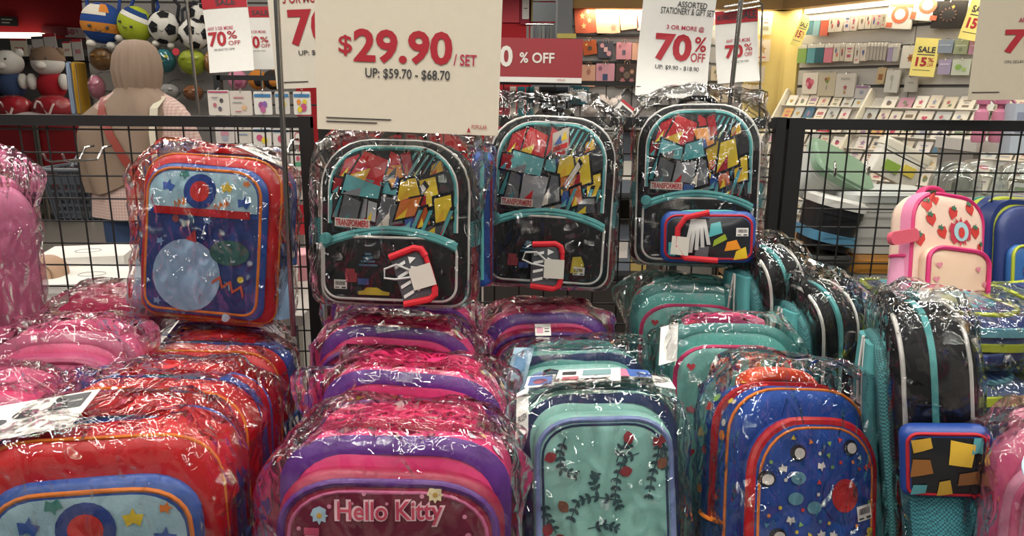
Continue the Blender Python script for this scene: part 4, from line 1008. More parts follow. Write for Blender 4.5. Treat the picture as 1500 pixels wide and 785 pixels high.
# ---- black bags standing sideways: teal padded backs, white piping
tb = mat('#3f7f82', 'mesh'); tbp = mat('#4a8b8c', 'cloth')
def side_bag(label, px, py, dpx, h=None, w=.27, d=.15, lean=4, yaw=70, roll=0, pouch=False, zbase=None):
    if h is None: h = (at_dist(px, py, F * d / dpx).z - (ZT if zbase is None else zbase))
    SEED[0] += 1; sd = SEED[0]
    t = thing('backpack', label, 'backpack', 'black backpacks turned sideways')
    b = Shell(w, h, (.10, .09), (.035, .035), d, .022, .012, 0, 0, 2.15, .005, sd); b.build('body', blk, t)
    MB().tube(b.rim(.003, -.012), .0036, 6, True).build('white_piping', wht, t); MB().tube(b.rim(.003, -d + .012), .0032, 6, True).build('white_piping', wht, t)
    b.band('zip', aq, t, .42, .50, h*.35, .004)
    bp = Shell(w*.84, h*.86, (.08, .08), (.03, .03), .02, .009, .004, 0, .03, 2.1, .003, sd)      # padded back, turned to face backwards
    bp.mb.v = [(-x, -y, z) for x, y, z in bp.mb.v]; bp.build('back_padding', tb, t)
    for s in (-1, 1):
        P = [(s*w*.14, .022, h*.90), (s*w*.2, .034, h*.74), (s*w*.24, .036, h*.5), (s*w*.28, .03, h*.2), (s*w*.3, .01, .05)]
        Q = [Vector(P[0])]
        for i in range(len(P)-1):
            for k in range(1, 5): Q.append(Vector(P[i]).lerp(Vector(P[i+1]), k/4))
        for _ in range(3): Q = [Q[0]] + [(Q[i-1] + Q[i]*2 + Q[i+1])/4 for i in range(1, len(Q)-1)] + [Q[-1]]
        rings = [[(p[0] + .024*math.copysign(abs(math.cos(a))**.6, math.cos(a)), p[1] - .004 + .010*math.copysign(abs(math.sin(a))**.7, math.sin(a)), p[2]) for a in [2*math.pi*j/12 for j in range(12)]] for p in Q]
        MB().rings(rings).build('shoulder_strap', tbp, t, 60); MB().tube([(p[0] - s*.023, p[1] + .003, p[2]) for p in Q], .0025, 6).build('strap_piping', wht, t)
    top_handle(b, 'handle', blk, t, .045, .02, .2, .02, .006)
    # net pocket on the side that faces the aisle
    for s in (-1,): side_pocket(b, mat('#3f8b96', 'mesh'), aq, t, s, h - .245, .02, .98, .045)
    P = rot_euler(yaw, lean, roll); Q = at_dist(px, py, F * d / dpx)
    t.matrix_world = Matrix.Translation(Q - P @ Vector((-w/2, -d/2, h))) @ P
    wrap(t, w, h, d, seed=sd, top=.025)
    if pouch:
        M = t.matrix_world @ Matrix.Translation((-w/2 - .012, -d/2, h - .205)) @ Matrix.Rotation(R(-90), 4, 'Z') @ Matrix.Rotation(R(6), 4, 'X')
        q = thing('pencil_pouch', 'dark printed pouch with red and blue edging in a teal net pocket', 'pouch', 'pouches tied to the black backpacks', M)
        s = Shell(.122, .115, .02, .012, .03, .010, .006, 0, -.0575, 2.2, .002, 4); s.build('body', mat('#1f3f86', 'sheen'), q)
        piping(s, 'red_piping', mat('#a8252f', 'cloth'), q, scaled(s.ol, .009, .122, .115, 0), .003, True)
        decal(s, 'front_panel', mat('#1d1f22', 'gloss'), q, [scaled(s.ol, .013, .122, .115, 0)], .002)
        for c, pl in (('#b08a34', [(-.045, .02), (-.02, .03), (-.022, .045), (-.048, .04)]), ('#c9a43a', [(.0, .005), (.03, .0), (.036, .035), (.004, .042)]), ('#8a5a2c', [(-.05, -.02), (-.02, -.01), (-.024, .012), (-.046, .01)]), ('#bf9a38', [(-.015, -.05), (.006, -.045), (.002, -.02), (-.012, -.024)]), ('#4f8f96', [(.03, .02), (.045, .025), (.046, .045), (.034, .045)]), ('#7b5230', [(.012, -.03), (.04, -.026), (.04, -.006), (.014, -.01)]), ('#4f8f96', [(-.05, -.05), (-.03, -.045), (-.028, -.03), (-.046, -.032)])):
            decal(s, 'angular_print', mat(c, 'gloss'), q, [pl], .004)
    return t
side_bag('black backpack standing sideways, teal padded back and printed pouch in front', 1370, 470, 112, pouch=True, yaw=73, lean=8, roll=5, d=.115, w=.25)
side_bag('sideways black and teal backpack between the blue confetti bag and fence', 1236, 432, 76, yaw=104, lean=5, d=.105, w=.2)
side_bag('sideways black and teal backpack right of the rightmost black backpack', 1156, 374, 72, yaw=104, lean=6, d=.105, w=.18)

# ---- pile of navy and lime bags lying flat
nvy, lime, tl2 = mat('#24356b', 'sheen'), mat('#aab62e', 'sheen'), mat('#5d8f9c', 'cloth')
def lying_bag(label, X, Y, z, yaw, w=.28, h=.34, d=.09, cols=(nvy, lime, tl2), bands=None):
    SEED[0] += 1; sd = SEED[0]
    t = thing('backpack', label, 'backpack', 'navy and lime backpacks lying in a pile')
    b = Shell(w, h, (.09, .08), (.04, .04), d, .026, .018, 0, 0, 2.2, .008, sd); b.build('body', cols[0], t)
    b.band('lime_band', cols[1], t, .30, .46, h*.3, .005); b.band('teal_band', cols[2], t, .62, .8, h*.3, .004)
    piping(b, 'lime_piping', cols[1], t, scaled(b.ol, .03, w, h, b.cz), .006, True)
    decal(b, 'front_panel', cols[2], t, [scaled(b.ol, .06, w, h, b.cz)], .002, .03); decal(b, 'shape_print', cols[1], t, [star(.03, h*.7, .04, .4)], .004)
    top_handle(b, 'handle', cols[0], t, .05, .05, .3, .018, .006)
    Rm = Matrix.Rotation(R(180 + yaw), 4, 'Z') @ Matrix.Rotation(R(-89), 4, 'X')
    t.matrix_world = Matrix.Translation(Vector((X, Y, z)) - Rm @ Vector((0, 0, h))) @ Rm
    wrap(t, w, h, d, seed=sd, crumple=.008, top=.01)
    return t
PILE = [(.86, 1.14, 0, 4, 0, 'wrapped navy backpack at the bottom of the right pile'), (1.19, 1.12, 0, -5, 1, 'wrapped grey-blue backpack at the bottom right of the pile'),
        (.88, 1.20, 1, -4, 0, 'wrapped navy and lime backpack second from the bottom of the pile'), (1.20, 1.19, 1, 6, 2, 'wrapped navy backpack in the second layer at the right edge'),
        (.87, 1.27, 2, 6, 2, 'wrapped navy backpack with yellow-green flash in the right pile'), (1.21, 1.25, 2, -3, 0, 'wrapped navy and lime backpack in the third layer at the right edge'),
        (.89, 1.34, 3, -3, 0, 'wrapped navy and lime backpack lying under the strawberry backpack'), (1.22, 1.33, 3, 8, 1, 'wrapped grey-blue backpack topmost at the right edge of the pile')]
for x, y, k, yw, c, lb in PILE:
    lying_bag(lb, x, y, ZT + .002 + k*.112, yw, cols=((nvy, lime, tl2), (mat('#4c6072', 'sheen'), lime, nvy), (mat('#2b3f63', 'sheen'), tl2, lime))[c])
lying_bag('wrapped dark navy backpack lying behind the sideways black and teal ones', .70, 1.50, ZT + .26, 3, w=.22, h=.28, cols=(mat('#2b3f63', 'sheen'), lime, tl2))
lying_bag('wrapped navy backpack under the dark one behind the sideways bags', .70, 1.47, ZT + .15, 0, w=.22, h=.3, cols=(nvy, lime, tl2))
flat = flat_tag(None, CARDW, [at(1350, 450, 1.27), at(1383, 458, 1.27), at(1346, 421, 1.29)], name='paper_tag'); tag(flat, 'blank white paper tag sticking up from the right pile', 'tag')

# ---- strawberry print small bag on top of the pile
def berry_bag():
    w, h, d, d2 = .20, .275, .075, .03; D = d + d2
    t = thing('backpack', 'small cream and pink backpack with strawberry print on the right pile', 'backpack')
    cream, pk, pkd, br = mat('#e3c6b4', 'cloth'), mat('#d27fa0', 'cloth'), mat('#c22a68', 'sheen'), mat('#c3352f', 'print')
    b = Shell(w, h, (.07, .06), (.03, .03), d, .018, .004, 0, 0, 2.1, .003, 40); b.build('body', cream, t)
    b.band('pink_gusset', pk, t, .55, .9, .02, .004); MB().tube(b.rim(.003, -d + .008), .005, 6, True).build('pink_piping', pkd, t)
    p = Shell(w*.86, h*.54, (.045, .03), (.03, .03), d2, .012, .008, -d + .004, .008, 2.1, .002, 41); p.build('front_pocket', mat('#d9b9a0', 'gloss'), t)
    MB().tube(p.rim(.003), .005, 6, True).build('pink_piping', pkd, t)
    for (x, z, r) in ((-.05, .262, .2), (.05, .25, .3), (-.06, .215, .3), (.0, .235, -.2), (.065, .2, .1), (-.085, .17, .2), (-.03, .19, .5), (.085, .165, 0), (-.07, .245, 0)):
        decal(b, 'strawberry_print', br, t, [poly_rot(x, z, [(0, -.017), (.012, -.004), (.012, .008), (.0, .011), (-.012, .008), (-.012, -.004)], r)], .002); decal(b, 'leaf_print', mat('#3f6b52', 'print'), t, [star(x - .01*math.sin(r), z + .01*math.cos(r), .008, .2)], .003)
    decal(b, 'round_patch', mat('#b93a4d', 'cloth'), t, [flower(.02, .195, .033, 12)], .004); decal(b, 'patch_center', mat('#9fc3c9', 'cloth'), t, [circle(.02, .195, .021)], .005); decal(b, 'strawberry_print', br, t, [circle(.02, .193, .009, 12, .012)], .006)
    for (x, z) in ((-.06, .115), (-.065, .085), (.06, .045), (-.075, .05), (.07, .085), (.045, .115)): decal(p, 'heart_print', mat('#c97a8a', 'print'), t, [heart(x, z, .008, .2)], .003)
    ck = []
    for i in range(8):
        for j in range(6):
            if (i + j) % 2 == 0: ck.append(rect(-.045 + i*.0115, -.034 + i*.0115, .012 + j*.0095, .0215 + j*.0095))
    decal(p, 'gingham_base', mat('#e2cdbf', 'cloth'), t, [rect(-.046, .048, .011, .07)], .0025); decal(p, 'gingham_check', mat('#a8383c', 'print'), t, ck, .0033)
    top_handle(b, 'handle', pkd, t, .035, .1, .4, .02, .005)
    for s in (-1, 1): side_pocket(b, mat('#c98aa6', 'cloth'), pkd, t, s, .12)
    # tongue-shaped tag dangling at the side
    rings = [[(-.125 + x, -.07, .155 + z) for x, z in poly_rot(0, 0, rrect(.075, .028, .012, .012, 4), .25)], [(-.125 + x, -.082, .155 + z) for x, z in poly_rot(0, 0, rrect(.075, .028, .012, .012, 4), .25)]]
    MB().rings(rings).build('side_flap', mat('#c9586a', 'cloth'), t, 40)
    place_top(t, w, h, D, 1414, 282, 138, 14, 18, 9)
berry_bag()
t = thing('backpack', 'navy backpack with lime sides at the right edge beside the strawberry one', 'backpack')
b = Shell(.24, .27, (.08, .08), (.03, .03), .12, .03, .01, 0, 0, 2.1, .004, 44); b.build('body', lime, t); b.band('navy_gusset', nvy, t, .62, .99, .02, .005); b.band('teal_gusset', mat('#4d93a0', 'sheen'), t, .1, .34, .02, .004)
p = Shell(.20, .235, (.07, .07), (.03, .03), .03, .012, .008, -.116, .01, 2.1, .002, 45); p.build('front_panel', nvy, t)
p2 = Shell(.18, .13, (.03, .03), (.03, .03), .025, .01, .006, -.144, .014, 2.1, .002, 46); p2.build('front_pocket', mat('#3466a5', 'sheen'), t); decal(p2, 'round_patch', mat('#c86a80', 'cloth'), t, [circle(-.04, .08, .022, 16)], .003)
MB().tube(p2.rim(.003), .004, 6, True).build('lime_piping', lime, t)
place_top(t, .24, .27, .17, 1530, 285, 142, 12, 14, 4)
# ---- pink bag with round tag, bottom right
t = pink_bag('pale pink wrapped backpack with round tag at the lower right edge', 1650, 642, 300, w=.27, lean=8, yaw=-8, top=mat('#c9718f', 'sheen'), side=mat('#b8607f', 'sheen'), body=mat('#c27f98', 'sheen'), trim=mat('#c65a80', 'sheen'), d=.07, d2=.04)
o = MB().lathe([(.03, 0), (.032, .001), (.032, .003), (.03, .004)], 24).build('round_tag', mat('#a9c3d4', 'paper'), t); o.location = (-.10, -.13, .36); o.rotation_euler = (R(50), R(-10), 0)
o2 = MB().lathe([(.024, .0045), (.024, .0052)], 20).build('tag_picture', mat('#c9607f', 'print'), o)
for k, (x, y) in enumerate(((1486, 712), (1462, 700))):        # steel spoons and forks
    t = thing('steel_spoon', ['steel spoon at the lower right corner, nearer the edge', 'steel spoon at the lower right corner, left of the other'][k], 'spoon', 'steel spoons by the pink bag', Matrix.Translation(at(x, y, .98)) @ Matrix.Rotation(R(-35), 4, 'Z'))
    MB().ball((0, 0, 0), .024, .017, .005, 14, 8).build('bowl', CHROME, t); MB().tube([(-.02, 0, 0), (-.06, .0, .006), (-.12, 0, .004)], .003, 6).build('handle', CHROME, t)
# ================================================================== goods behind the fence
ORD = ['first', 'second', 'third', 'fourth', 'fifth', 'sixth', 'seventh', 'eighth', 'ninth', 'tenth', 'eleventh', 'twelfth', 'thirteenth', 'fourteenth', 'fifteenth', 'sixteenth', 'seventeenth', 'eighteenth', 'nineteenth', 'twentieth']
def rbox(mb, w, d, z0, z1, r, taper=1.0, x=0, y=0, n=4):
    a = rrect(w, d, r, r, n); b = [(p*taper, (q - d/2)*taper + d/2) for p, q in a]
    mb.rings([[(x+p, y+q-d/2, z0) for p, q in b], [(x+p, y+q-d/2, z1) for p, q in a]])
    return mb
def flatpack(pl, x0, y0, x1, y1, col, name, label, cat, off=.03, th=.008, rot=0, prints=(), group=None, kind='paper', hook=True, header=None, r=.004):
    """thin product facing out of a plane; box in frame pixels; prints: (polygon in -1..1, colour)"""
    cx, cy = (x0+x1)/2, (y0+y1)/2
    u, v = pl.hit(cx, cy, off); ua, _ = pl.hit(x0, cy, off); ub, _ = pl.hit(x1, cy, off); _, va = pl.hit(cx, y1, off); _, vb = pl.hit(cx, y0, off)
    W, H = abs(ub-ua), abs(vb-va)
    t = thing(name, label, cat, group, pl.mat(u, v, off, R(-rot)))
    rr = rrect(W, H, min(r, W*.2), min(r, H*.2), 2, -H/2)
    MB().rings([[(x, z, -th) for x, z in rr], [(x, z, 0) for x, z in rr]]).build('body', mat(col, kind), t, 30)
    if header: MB().box(-W/2, W/2, H*.30, H/2 + .001, -th*.5, .0012).build('header', mat(header, 'paper'), t, 0)
    for k, (pg, c) in enumerate(prints):
        MB().add([(x*W/2*.92, z*H/2*.92, .0012 + .0004*k) for x, z in pg], [tuple(range(len(pg)))]).build('print', mat(c, 'print'), t, 0)
    if hook: MB().tube([(0, H/2 - .008, .004), (0, H/2 + .006, .0), (0, H/2 + .006, -off)], .0016, 5).build('hook', CHROME, t)
    return t
rnd = random.Random(21)
def motif(kind, c, c2='#c0504f'):
    if kind == 0: return [(circle(0, -.1, .45, 10), c), (circle(-.2, .2, .3, 8), c2)]
    if kind == 1: return [(rect(-.6, .6, .35, .55), c), (rect(-.4, .4, .05, .15), c2), (rect(-.5, .5, -.6, -.25), c)]
    if kind == 2: return [(star(0, .1, .55, 0), c), (rect(-.5, .5, -.75, -.62), c2)]
    if kind == 3: return [(heart(0, -.05, .5), c)]
    if kind == 4: return [(flower(-.2, .2, .4), c), (flower(.3, -.3, .35), c2), (rect(-.03, .03, -.8, -.2), '#5d7a4a')]
    return [(rect(-.75, .75, -.1, .5), c), (rect(-.75, .75, -.6, -.45), c2)]

# ---- gift bags and cards on the lit back wall
G = [((842, 8, 873, 49), '#b8583f', -5, 'orange patterned gift bag, first in the top row on the lit back wall', [(star(-.3, .3, .3), '#dcab6e'), (star(.4, -.1, .25), '#dcab6e'), (star(-.2, -.5, .28), '#dcab6e'), (circle(.3, .6, .14, 8), '#e4c69a')]),
     ((873, 9, 907, 50), '#e0ab8a', -7, 'plain peach gift bag in the top row on the lit back wall', [(flower(.5, -.6, .3), '#cc7d66'), (flower(-.5, .7, .25), '#cf8a70')]),
     ((908, 9, 934, 43), '#e3b08e', -8, 'smaller peach gift bag right of the plain peach one', [(flower(-.4, .6, .25), '#cf8a70')]),
     ((933, 10, 951, 44), '#d9a79f', -5, 'pink floral gift bag half behind the stationery sign', [(flower(0, .2, .5), '#b4667a'), (flower(.3, -.5, .3), '#7d78a0')]),
     ((854, 59, 874, 80), '#b0562f', -9, 'small orange gift bag with dark badge below the patterned one', [(circle(0, -.1, .35, 10), '#4d3a2c'), (star(-.5, .5, .3), '#d9a25c')]),
     ((876, 60, 898, 85), '#4b4a55', 0, 'dark gift bag with pink blossoms on the back wall', [(circle(-.5, .5, .3, 10), '#c98f96'), (circle(.5, -.5, .35, 10), '#c98f96'), (rect(-.25, .3, -.3, .3), '#d3a3a0')]),
     ((903, 62, 925, 87), '#d08f98', 0, 'rosy gift bag with a grey badge on the back wall', [(rect(-.25, .25, -.5, .1), '#5d5a66'), (flower(-.6, .6, .25), '#a85c6c')]),
     ((926, 63, 945, 88), '#d8a58f', 0, 'pale peach gift bag next to the stationery sign', [(flower(.3, .5, .3), '#b97a66')]),
     ((852, 95, 872, 127), '#d2a088', 0, 'peach floral gift bag in the bottom row beside the banner', [(flower(.0, .4, .4), '#a86e5c')]),
     ((873, 93, 900, 125), '#cf95a0', 0, 'pink gift bag with a navy badge in the bottom row', [(rect(-.3, .3, -.6, .05), '#3f4b6b'), (flower(-.6, .6, .3), '#8d5a70')]),
     ((902, 92, 934, 128), '#4a3f3a', 0, 'dark floral gift bag in the bottom row', [(flower(-.5, .5, .3), '#b06a70'), (flower(.5, .3, .25), '#b98a6a'), (circle(0, 0, .32, 12), '#6d5d50'), (flower(-.4, -.5, .3), '#b06a70'), (flower(.5, -.5, .28), '#a9707a')])]
for bx, c, ro, lb, pr in G:
    t = flatpack(WB, *bx, c, 'gift_bag', lb, 'gift bag', .05, .022, ro, pr, 'gift bags on the lit back wall', 'paper', True)
    W = t.children[0].dimensions.x if False else 0
    zz = max(v.co.y for v in t.children[0].data.vertices)
    MB().tube([(-.02, zz - .01, .002), (-.016, zz + .012, .002), (.0, zz + .02, .002), (.016, zz + .012, .002), (.02, zz - .01, .002)], .0018, 5).build('rope_handle', mat('#a57b62', 'cloth'), t)
B2 = [(1042, 18, 1050, 44), (1113, 18, 1131, 51), (1106, 58, 1128, 90), (1096, 97, 1120, 121), (1042, 97, 1056, 118), (1058, 99, 1074, 120), (1086, 124, 1100, 148), (1101, 125, 1116, 150), (1040, 126, 1055, 150), (1058, 124, 1076, 150)]
for k, bx in enumerate(B2):
    flatpack(WB, *bx, ('#d5c3a4', '#cfc0a6', '#d8c7ad', '#c7b9a2')[k % 4], 'sticker_pack', 'cream sticker pack beside the cream corner panel, %s counted from the top' % ORD[k], 'sticker pack', .065, .006, 0, motif(k % 5, ('#a9746a', '#8d8a6c', '#b08a55')[k % 3]), 'sticker packs by the corner panel')
for k, z in enumerate((at(1000, 52, YB).z, at(1000, 92, YB).z, at(1000, 121, YB).z, at(1000, 155, YB).z)):
    o = MB().box(xl + .02, at(1040, 60, YB).x, YB - .05, YB - .02, z - .008, z + .006).build('peg_bar', BLK); tag(o, 'black peg bar on the lit back wall, %s from the top' % ORD[k], 'peg bar', 'peg bars on the lit back wall')

# ---- packs on the slat wall
Z = .2548
def zz4(x0, y0, x1, y1): return (1130 + x0*Z, y0*Z, 1130 + x1*Z, y1*Z)
row1 = [(205, 100, 238, 200, '#4d8f97'), (240, 98, 276, 205, '#86b5b8'), (282, 95, 325, 205, '#d0634a'), (330, 88, 366, 185, '#d3c7b2'), (368, 85, 405, 182, '#d8ccb6'), (420, 80, 452, 178, '#d9c9bf'), (455, 76, 492, 176, '#d4c6b4'), (505, 72, 538, 168, '#cfc2af'), (542, 68, 574, 166, '#d2c6b2'), (578, 66, 604, 165, '#c2b6a3'), (606, 64, 630, 163, '#bcb09d'), (632, 62, 658, 160, '#b5a996')]
for k, (a, b, c, d, col) in enumerate(row1):
    flatpack(WR, *zz4(a, b, c, d), col, 'hanging_pack', '%s pack from the corner in the upper hook row of the slat wall' % ORD[k], 'pack', .07, .02, 2, motif((k + 1) % 5, ('#6b4a50', '#4a5a86', '#a8506a', '#7d6a55')[k % 4]) if k > 2 else [], 'packs in the upper hook row', 'gloss', True, '#d9d2c2')
row2 = [(150, 258, 200, 362, '#86a558'), (205, 255, 250, 362, '#5f9aa0'), (252, 252, 300, 360, '#2f6068'), (303, 252, 350, 360, '#c87a86'), (356, 250, 392, 352, '#cfc3ae'), (395, 248, 420, 350, '#c4b7a2'), (424, 250, 470, 352, '#d3c7b3'), (478, 250, 508, 365, '#d0c6b8'), (512, 250, 545, 350, '#cdbfae')] + [(548 + i*19, 246, 564 + i*19, 346, '#a8a095') for i in range(6)] + [(668, 252, 696, 355, '#9d8fa8'), (698, 250, 726, 352, '#b9b4ac')]
for k, (a, b, c, d, col) in enumerate(row2):
    flatpack(WR, *zz4(a, b, c, d), col, 'hanging_pack', '%s pack from the corner in the lower hook row of the slat wall' % ORD[k], 'pack', .07, .02, 1, motif(k % 5, ('#4a5a86', '#6b4a50', '#a8506a', '#7d6a55')[k % 4]) if 3 < k < 9 else [], 'packs in the lower hook row', 'gloss', True, '#d6cfc0')
more = [((665, 15, 812, 165), '#d8d0c4', 6, 'gift_bag', 'white gift bag with orange rings, left of two on the slat wall', 'gift bag', [(circle(0, .1, .75, 16), '#cf6a4a'), (circle(0, .1, .45, 14), '#d8d0c4'), (rect(-1, 1, .7, 1), '#cf6a4a'), (rect(-1, -.5, -1, -.6), '#d06c4c')]),
        ((805, -30, 972, 118), '#d9d2c6', 8, 'gift_bag', 'white gift bag with orange rings, right of two on the slat wall', 'gift bag', [(circle(.1, .2, .7, 16), '#cf6a4a'), (circle(.1, .2, .42, 14), '#d9d2c6'), (rect(-1, -.6, -1, -.4), '#cf6a4a'), (rect(.5, 1, -1, -.6), '#cf6a4a')]),
        ((925, 5, 1110, 162), '#2b2725', 4, 'gift_bag', 'black gift bag with a floral ring on the slat wall', 'gift bag', [(flower(0, 0, .62, 12), '#7a5a4e'), (circle(0, 0, .45, 16), '#2b2725'), (star(.25, .6, .16), '#c9a24a')]),
        ((1240, -10, 1310, 150), '#3a2427', 6, 'gift_bag', 'dark red gift bag beside the tall yellow tag', 'gift bag', [(heart(0, .2, .4), '#8a3a44')]),
        ((745, 262, 838, 392), '#d6d1c6', 3, 'photo_card', 'white pack with brown flower left of the yellow tag', 'card', [(flower(.2, -.1, .45), '#a8703c'), (circle(.2, -.1, .16, 10), '#7d4a28')]),
        ((952, 228, 1042, 305), '#8d97a6', 2, 'gift_pouch', 'blue-grey gift pouch right of the yellow tag', 'pouch', [(rect(-.8, .8, .1, .3), '#b5bcc6')]),
        ((1050, 228, 1130, 310), '#9aa182', 2, 'gift_pouch', 'sage gift pouch on the slat wall', 'pouch', [(rect(-.8, .8, .1, .3), '#c6c9b4'), (circle(0, -.4, .3, 10), '#7b8464')]),
        ((1136, 225, 1232, 312), '#bf8fa4', 2, 'gift_pouch', 'pink gift pouch beside the large sign', 'pouch', [(rect(-.8, .8, .1, .3), '#d9b9c6'), (circle(-.2, -.4, .3, 10), '#a76f88')]),
        ((958, 342, 1030, 428), '#a89bb5', 1, 'gift_pouch', 'lilac gift pouch in the second row below the blue-grey one', 'pouch', [(rect(-.8, .8, .3, .5), '#cfc8d6')]),
        ((1036, 340, 1142, 432), '#c6cbb8', 1, 'gift_pouch', 'white and green gift pouch in the second row', 'pouch', [(circle(-.3, 0, .4, 10), '#8db05a'), (circle(.4, -.3, .3, 10), '#a4bd74')]),
        ((1152, 345, 1196, 430), '#c2ab9a', 1, 'gift_pouch', 'beige gift pouch in the second row beside the large sign', 'pouch', []),
        ((178, 418, 264, 540), '#d9cfc0', 0, 'greeting_card', 'large card with pink balloon print next to the corner panel', 'card', [(circle(-.2, .2, .4, 10), '#b84a62'), (circle(.25, .1, .35, 10), '#c86a7c'), (circle(0, -.25, .35, 10), '#a83a52'), (circle(-.35, -.1, .25, 8), '#d08a94')]),
        ((268, 418, 366, 552), '#b9ae98', 0, 'greeting_card', 'large beige card with small balloons, right of the pink one', 'card', [(circle(-.1, .45, .2, 8), '#8a4a3c'), (circle(.2, .5, .2, 8), '#a8873c'), (circle(.05, .3, .2, 8), '#6a7a3c'), (rect(.0, .08, -.5, -.1), '#556a78')]),
        ((368, 422, 478, 558), '#c3bdb2', 0, 'greeting_card', 'large grey card with silver lettering and a star', 'card', [(star(.05, -.2, .3), '#9a4a52'), (rect(-.5, .5, .5, .7), '#a39d92'), (rect(-.1, .15, -.8, -.5), '#a8875a')]),
        ((606, 388, 652, 480), '#b9a37e', 5, 'greeting_card', 'narrow gold and brown pack above the card rack', 'card', [(rect(-.6, .6, -.6, .2), '#8a5a34')]),
        ((654, 402, 732, 532), '#c8c4bb', 3, 'greeting_card', 'white bow pack above the card rack', 'card', [(circle(-.1, .3, .3, 10), '#aaa69c'), (rect(-.1, .05, -.8, 0), '#aaa69c')]),
        ((765, 445, 836, 528), '#b3afa6', 2, 'greeting_card', 'grey card below the yellow tag', 'card', [(rect(-.5, .5, .2, .4), '#8f8b83')]),
        ((480, 490, 558, 566), '#b7b2b0', 2, 'greeting_card', 'small grey and lilac card right of the star card', 'card', [(circle(0, -.1, .35, 10), '#8a8f9f'), (rect(-1, 1, .6, 1), '#8d6a8a')]),
        ((1185, 350, 1240, 520), '#b5a284', 3, 'greeting_card', 'tan card half hidden by the large sign at the right', 'card', [(rect(-.3, .0, .4, .7), '#6a5a48'), (rect(-.3, 0, -.2, .1), '#6a5a48')])]
for bx, c, ro, nm, lb, ct, pr in more:
    flatpack(WR, *zz4(*bx), c, nm, lb, ct, .06, .014, ro, pr, None, 'paper', True)

# ---- sloping rack of greeting cards
TH = R(33)
RN = (NR * math.cos(TH) + Vector((0, 0, 1)) * math.sin(TH)).normalized()
q0 = WR.hit(1210, 141, .03); RO = WR.O + WR.U*q0[0] + Vector((0, 0, q0[1])) + NR*.03
RK = Plane(RO - WR.U*q0[0], U, RN)
t = thing('card_rack', 'white sloping card rack along the slat wall, full of greeting cards', 'rack', None, RK.mat(0, 0, 0))
v_lo = -1.15
MB().box(.12, 3.6, v_lo, .0, -.03, -.012).build('back_board', mat('#cfc9bd', 'plast'), t, 0)
rows = [0 - .098*k for k in range(11)]
for k, v in enumerate(rows): MB().box(.12, 3.6, v - .096, v - .092, -.012, .03).build('ledge', mat('#d9d4c9', 'plast'), t, 0)
for uu in (.12, .78, 2.3): MB().box(uu - .008, uu + .008, v_lo, .03, -.012, .05).build('divider', mat('#d9d2c0', 'plast'), t, 0)
cc = ['#d8d0c2', '#d3cabb', '#dcd6ca', '#cfc4b2', '#d5cdc6', '#c8bda8', '#b9b9b4']; ac = ['#a85a60', '#7a6a5a', '#8a8f9f', '#a8873c', '#b84a62', '#6a7a5a', '#8d6a8a', '#5a5a62']
ROWN = ['top', 'second', 'third', 'fourth', 'fifth', 'sixth', 'seventh', 'eighth', 'ninth', 'tenth', 'lowest']; ORD += ['twenty-first', 'twenty-second', 'twenty-third', 'twenty-fourth', 'twenty-fifth', 'twenty-sixth']
for k, v in enumerate(rows):
    u = .14 + .02*(k % 2); j = 0
    while u < 2.3 and j < 26:
        wd = rnd.choice((.07, .075, .085, .09)); ht = rnd.uniform(.080, .098)
        if not any(abs(u + wd/2 - q) < wd/2 + .012 for q in (.78, 2.3)):
            P = RK.mat(u + wd/2, v - .092, .004 + .006, 0) @ Matrix.Rotation(R(4), 4, 'X')
            q = CM.inverted() @ P.translation; px = 750 + F*q.x/-q.z
            if px < 1560:
                strong = rnd.random() < .12; col = rnd.choice(('#a5303a', '#b98a9a', '#c9a06a', '#4f6f86')) if strong else rnd.choice(cc)
                c = thing('greeting_card', '%s greeting card in the %s row of the sloping rack, %s from the corner' % ('coloured' if strong else 'pale', ROWN[k], ORD[j]), 'card', 'greeting cards in the sloping rack', P)
                MB().box(-wd/2, wd/2, 0, ht, -.003, .0).build('body', mat(col, 'paper'), c, 0)
                for pg, pc in motif(rnd.randrange(6), rnd.choice(ac), rnd.choice(ac)):
                    MB().add([(x*wd*.42, ht/2 + z*ht*.42, .001) for x, z in pg], [tuple(range(len(pg)))]).build('print', mat(pc, 'print'), c, 0)
                j += 1
        u += wd + rnd.uniform(.008, .022)
# pink pump bottles and pale box on the rack, right
for k, (x, s) in enumerate(((1436, 1.0), (1463, 1.1))):
    p = at(x, 180, 2.75)
    t = thing('pump_bottle', ['smaller pink pump bottle behind the right fence rail', 'larger pink pump bottle with curved spout behind the right fence rail'][k], 'bottle', 'pink pump bottles', Matrix.Translation(p))
    MB().lathe([(.02*s, -.07), (.024*s, -.06), (.024*s, .02), (.022*s, .04), (.012*s, .05)], 16).build('body', mat('#c9839b', 'gloss'), t); MB().lathe([(.012*s, .05), (.012*s, .065), (.022*s, .067), (.022*s, .085), (.012*s, .09)], 14).build('cap', mat('#b96f8a', 'gloss'), t)
    MB().tube([(0, 0, .08), (.03*s, 0, .085), (.045*s, 0, .07)], .006, 6).build('spout', mat('#c9839b', 'gloss'), t)
t = thing('carton', 'pale blue carton at the right edge behind the fence rail', 'box', None, Matrix.Translation(at(1492, 185, 2.7)))
MB().box(-.04, .05, -.03, .03, -.1, .08).build('body', mat('#b3bdc8', 'paper'), t, 0); MB().box(-.03, .04, -.032, -.03, -.02, .05).build('print', mat('#8a93a8', 'print'), t, 0)
t = thing('stock_shelf', 'white stock shelf behind the clear plastic domes', 'shelf', None, Matrix.Translation((1.95, 3.0, 0)))
zt_ = at(1450, 205, 2.9).z
MB().box(-.18, .5, -.14, .14, zt_ - .045, zt_).build('board', mat('#cdc9c2', 'plast'), t, 0)
for x in (-.16, .48): MB().box(x - .015, x + .015, -.12, .12, 0, zt_ - .045).build('side', mat('#8d8a85', 'plast'), t, 0)

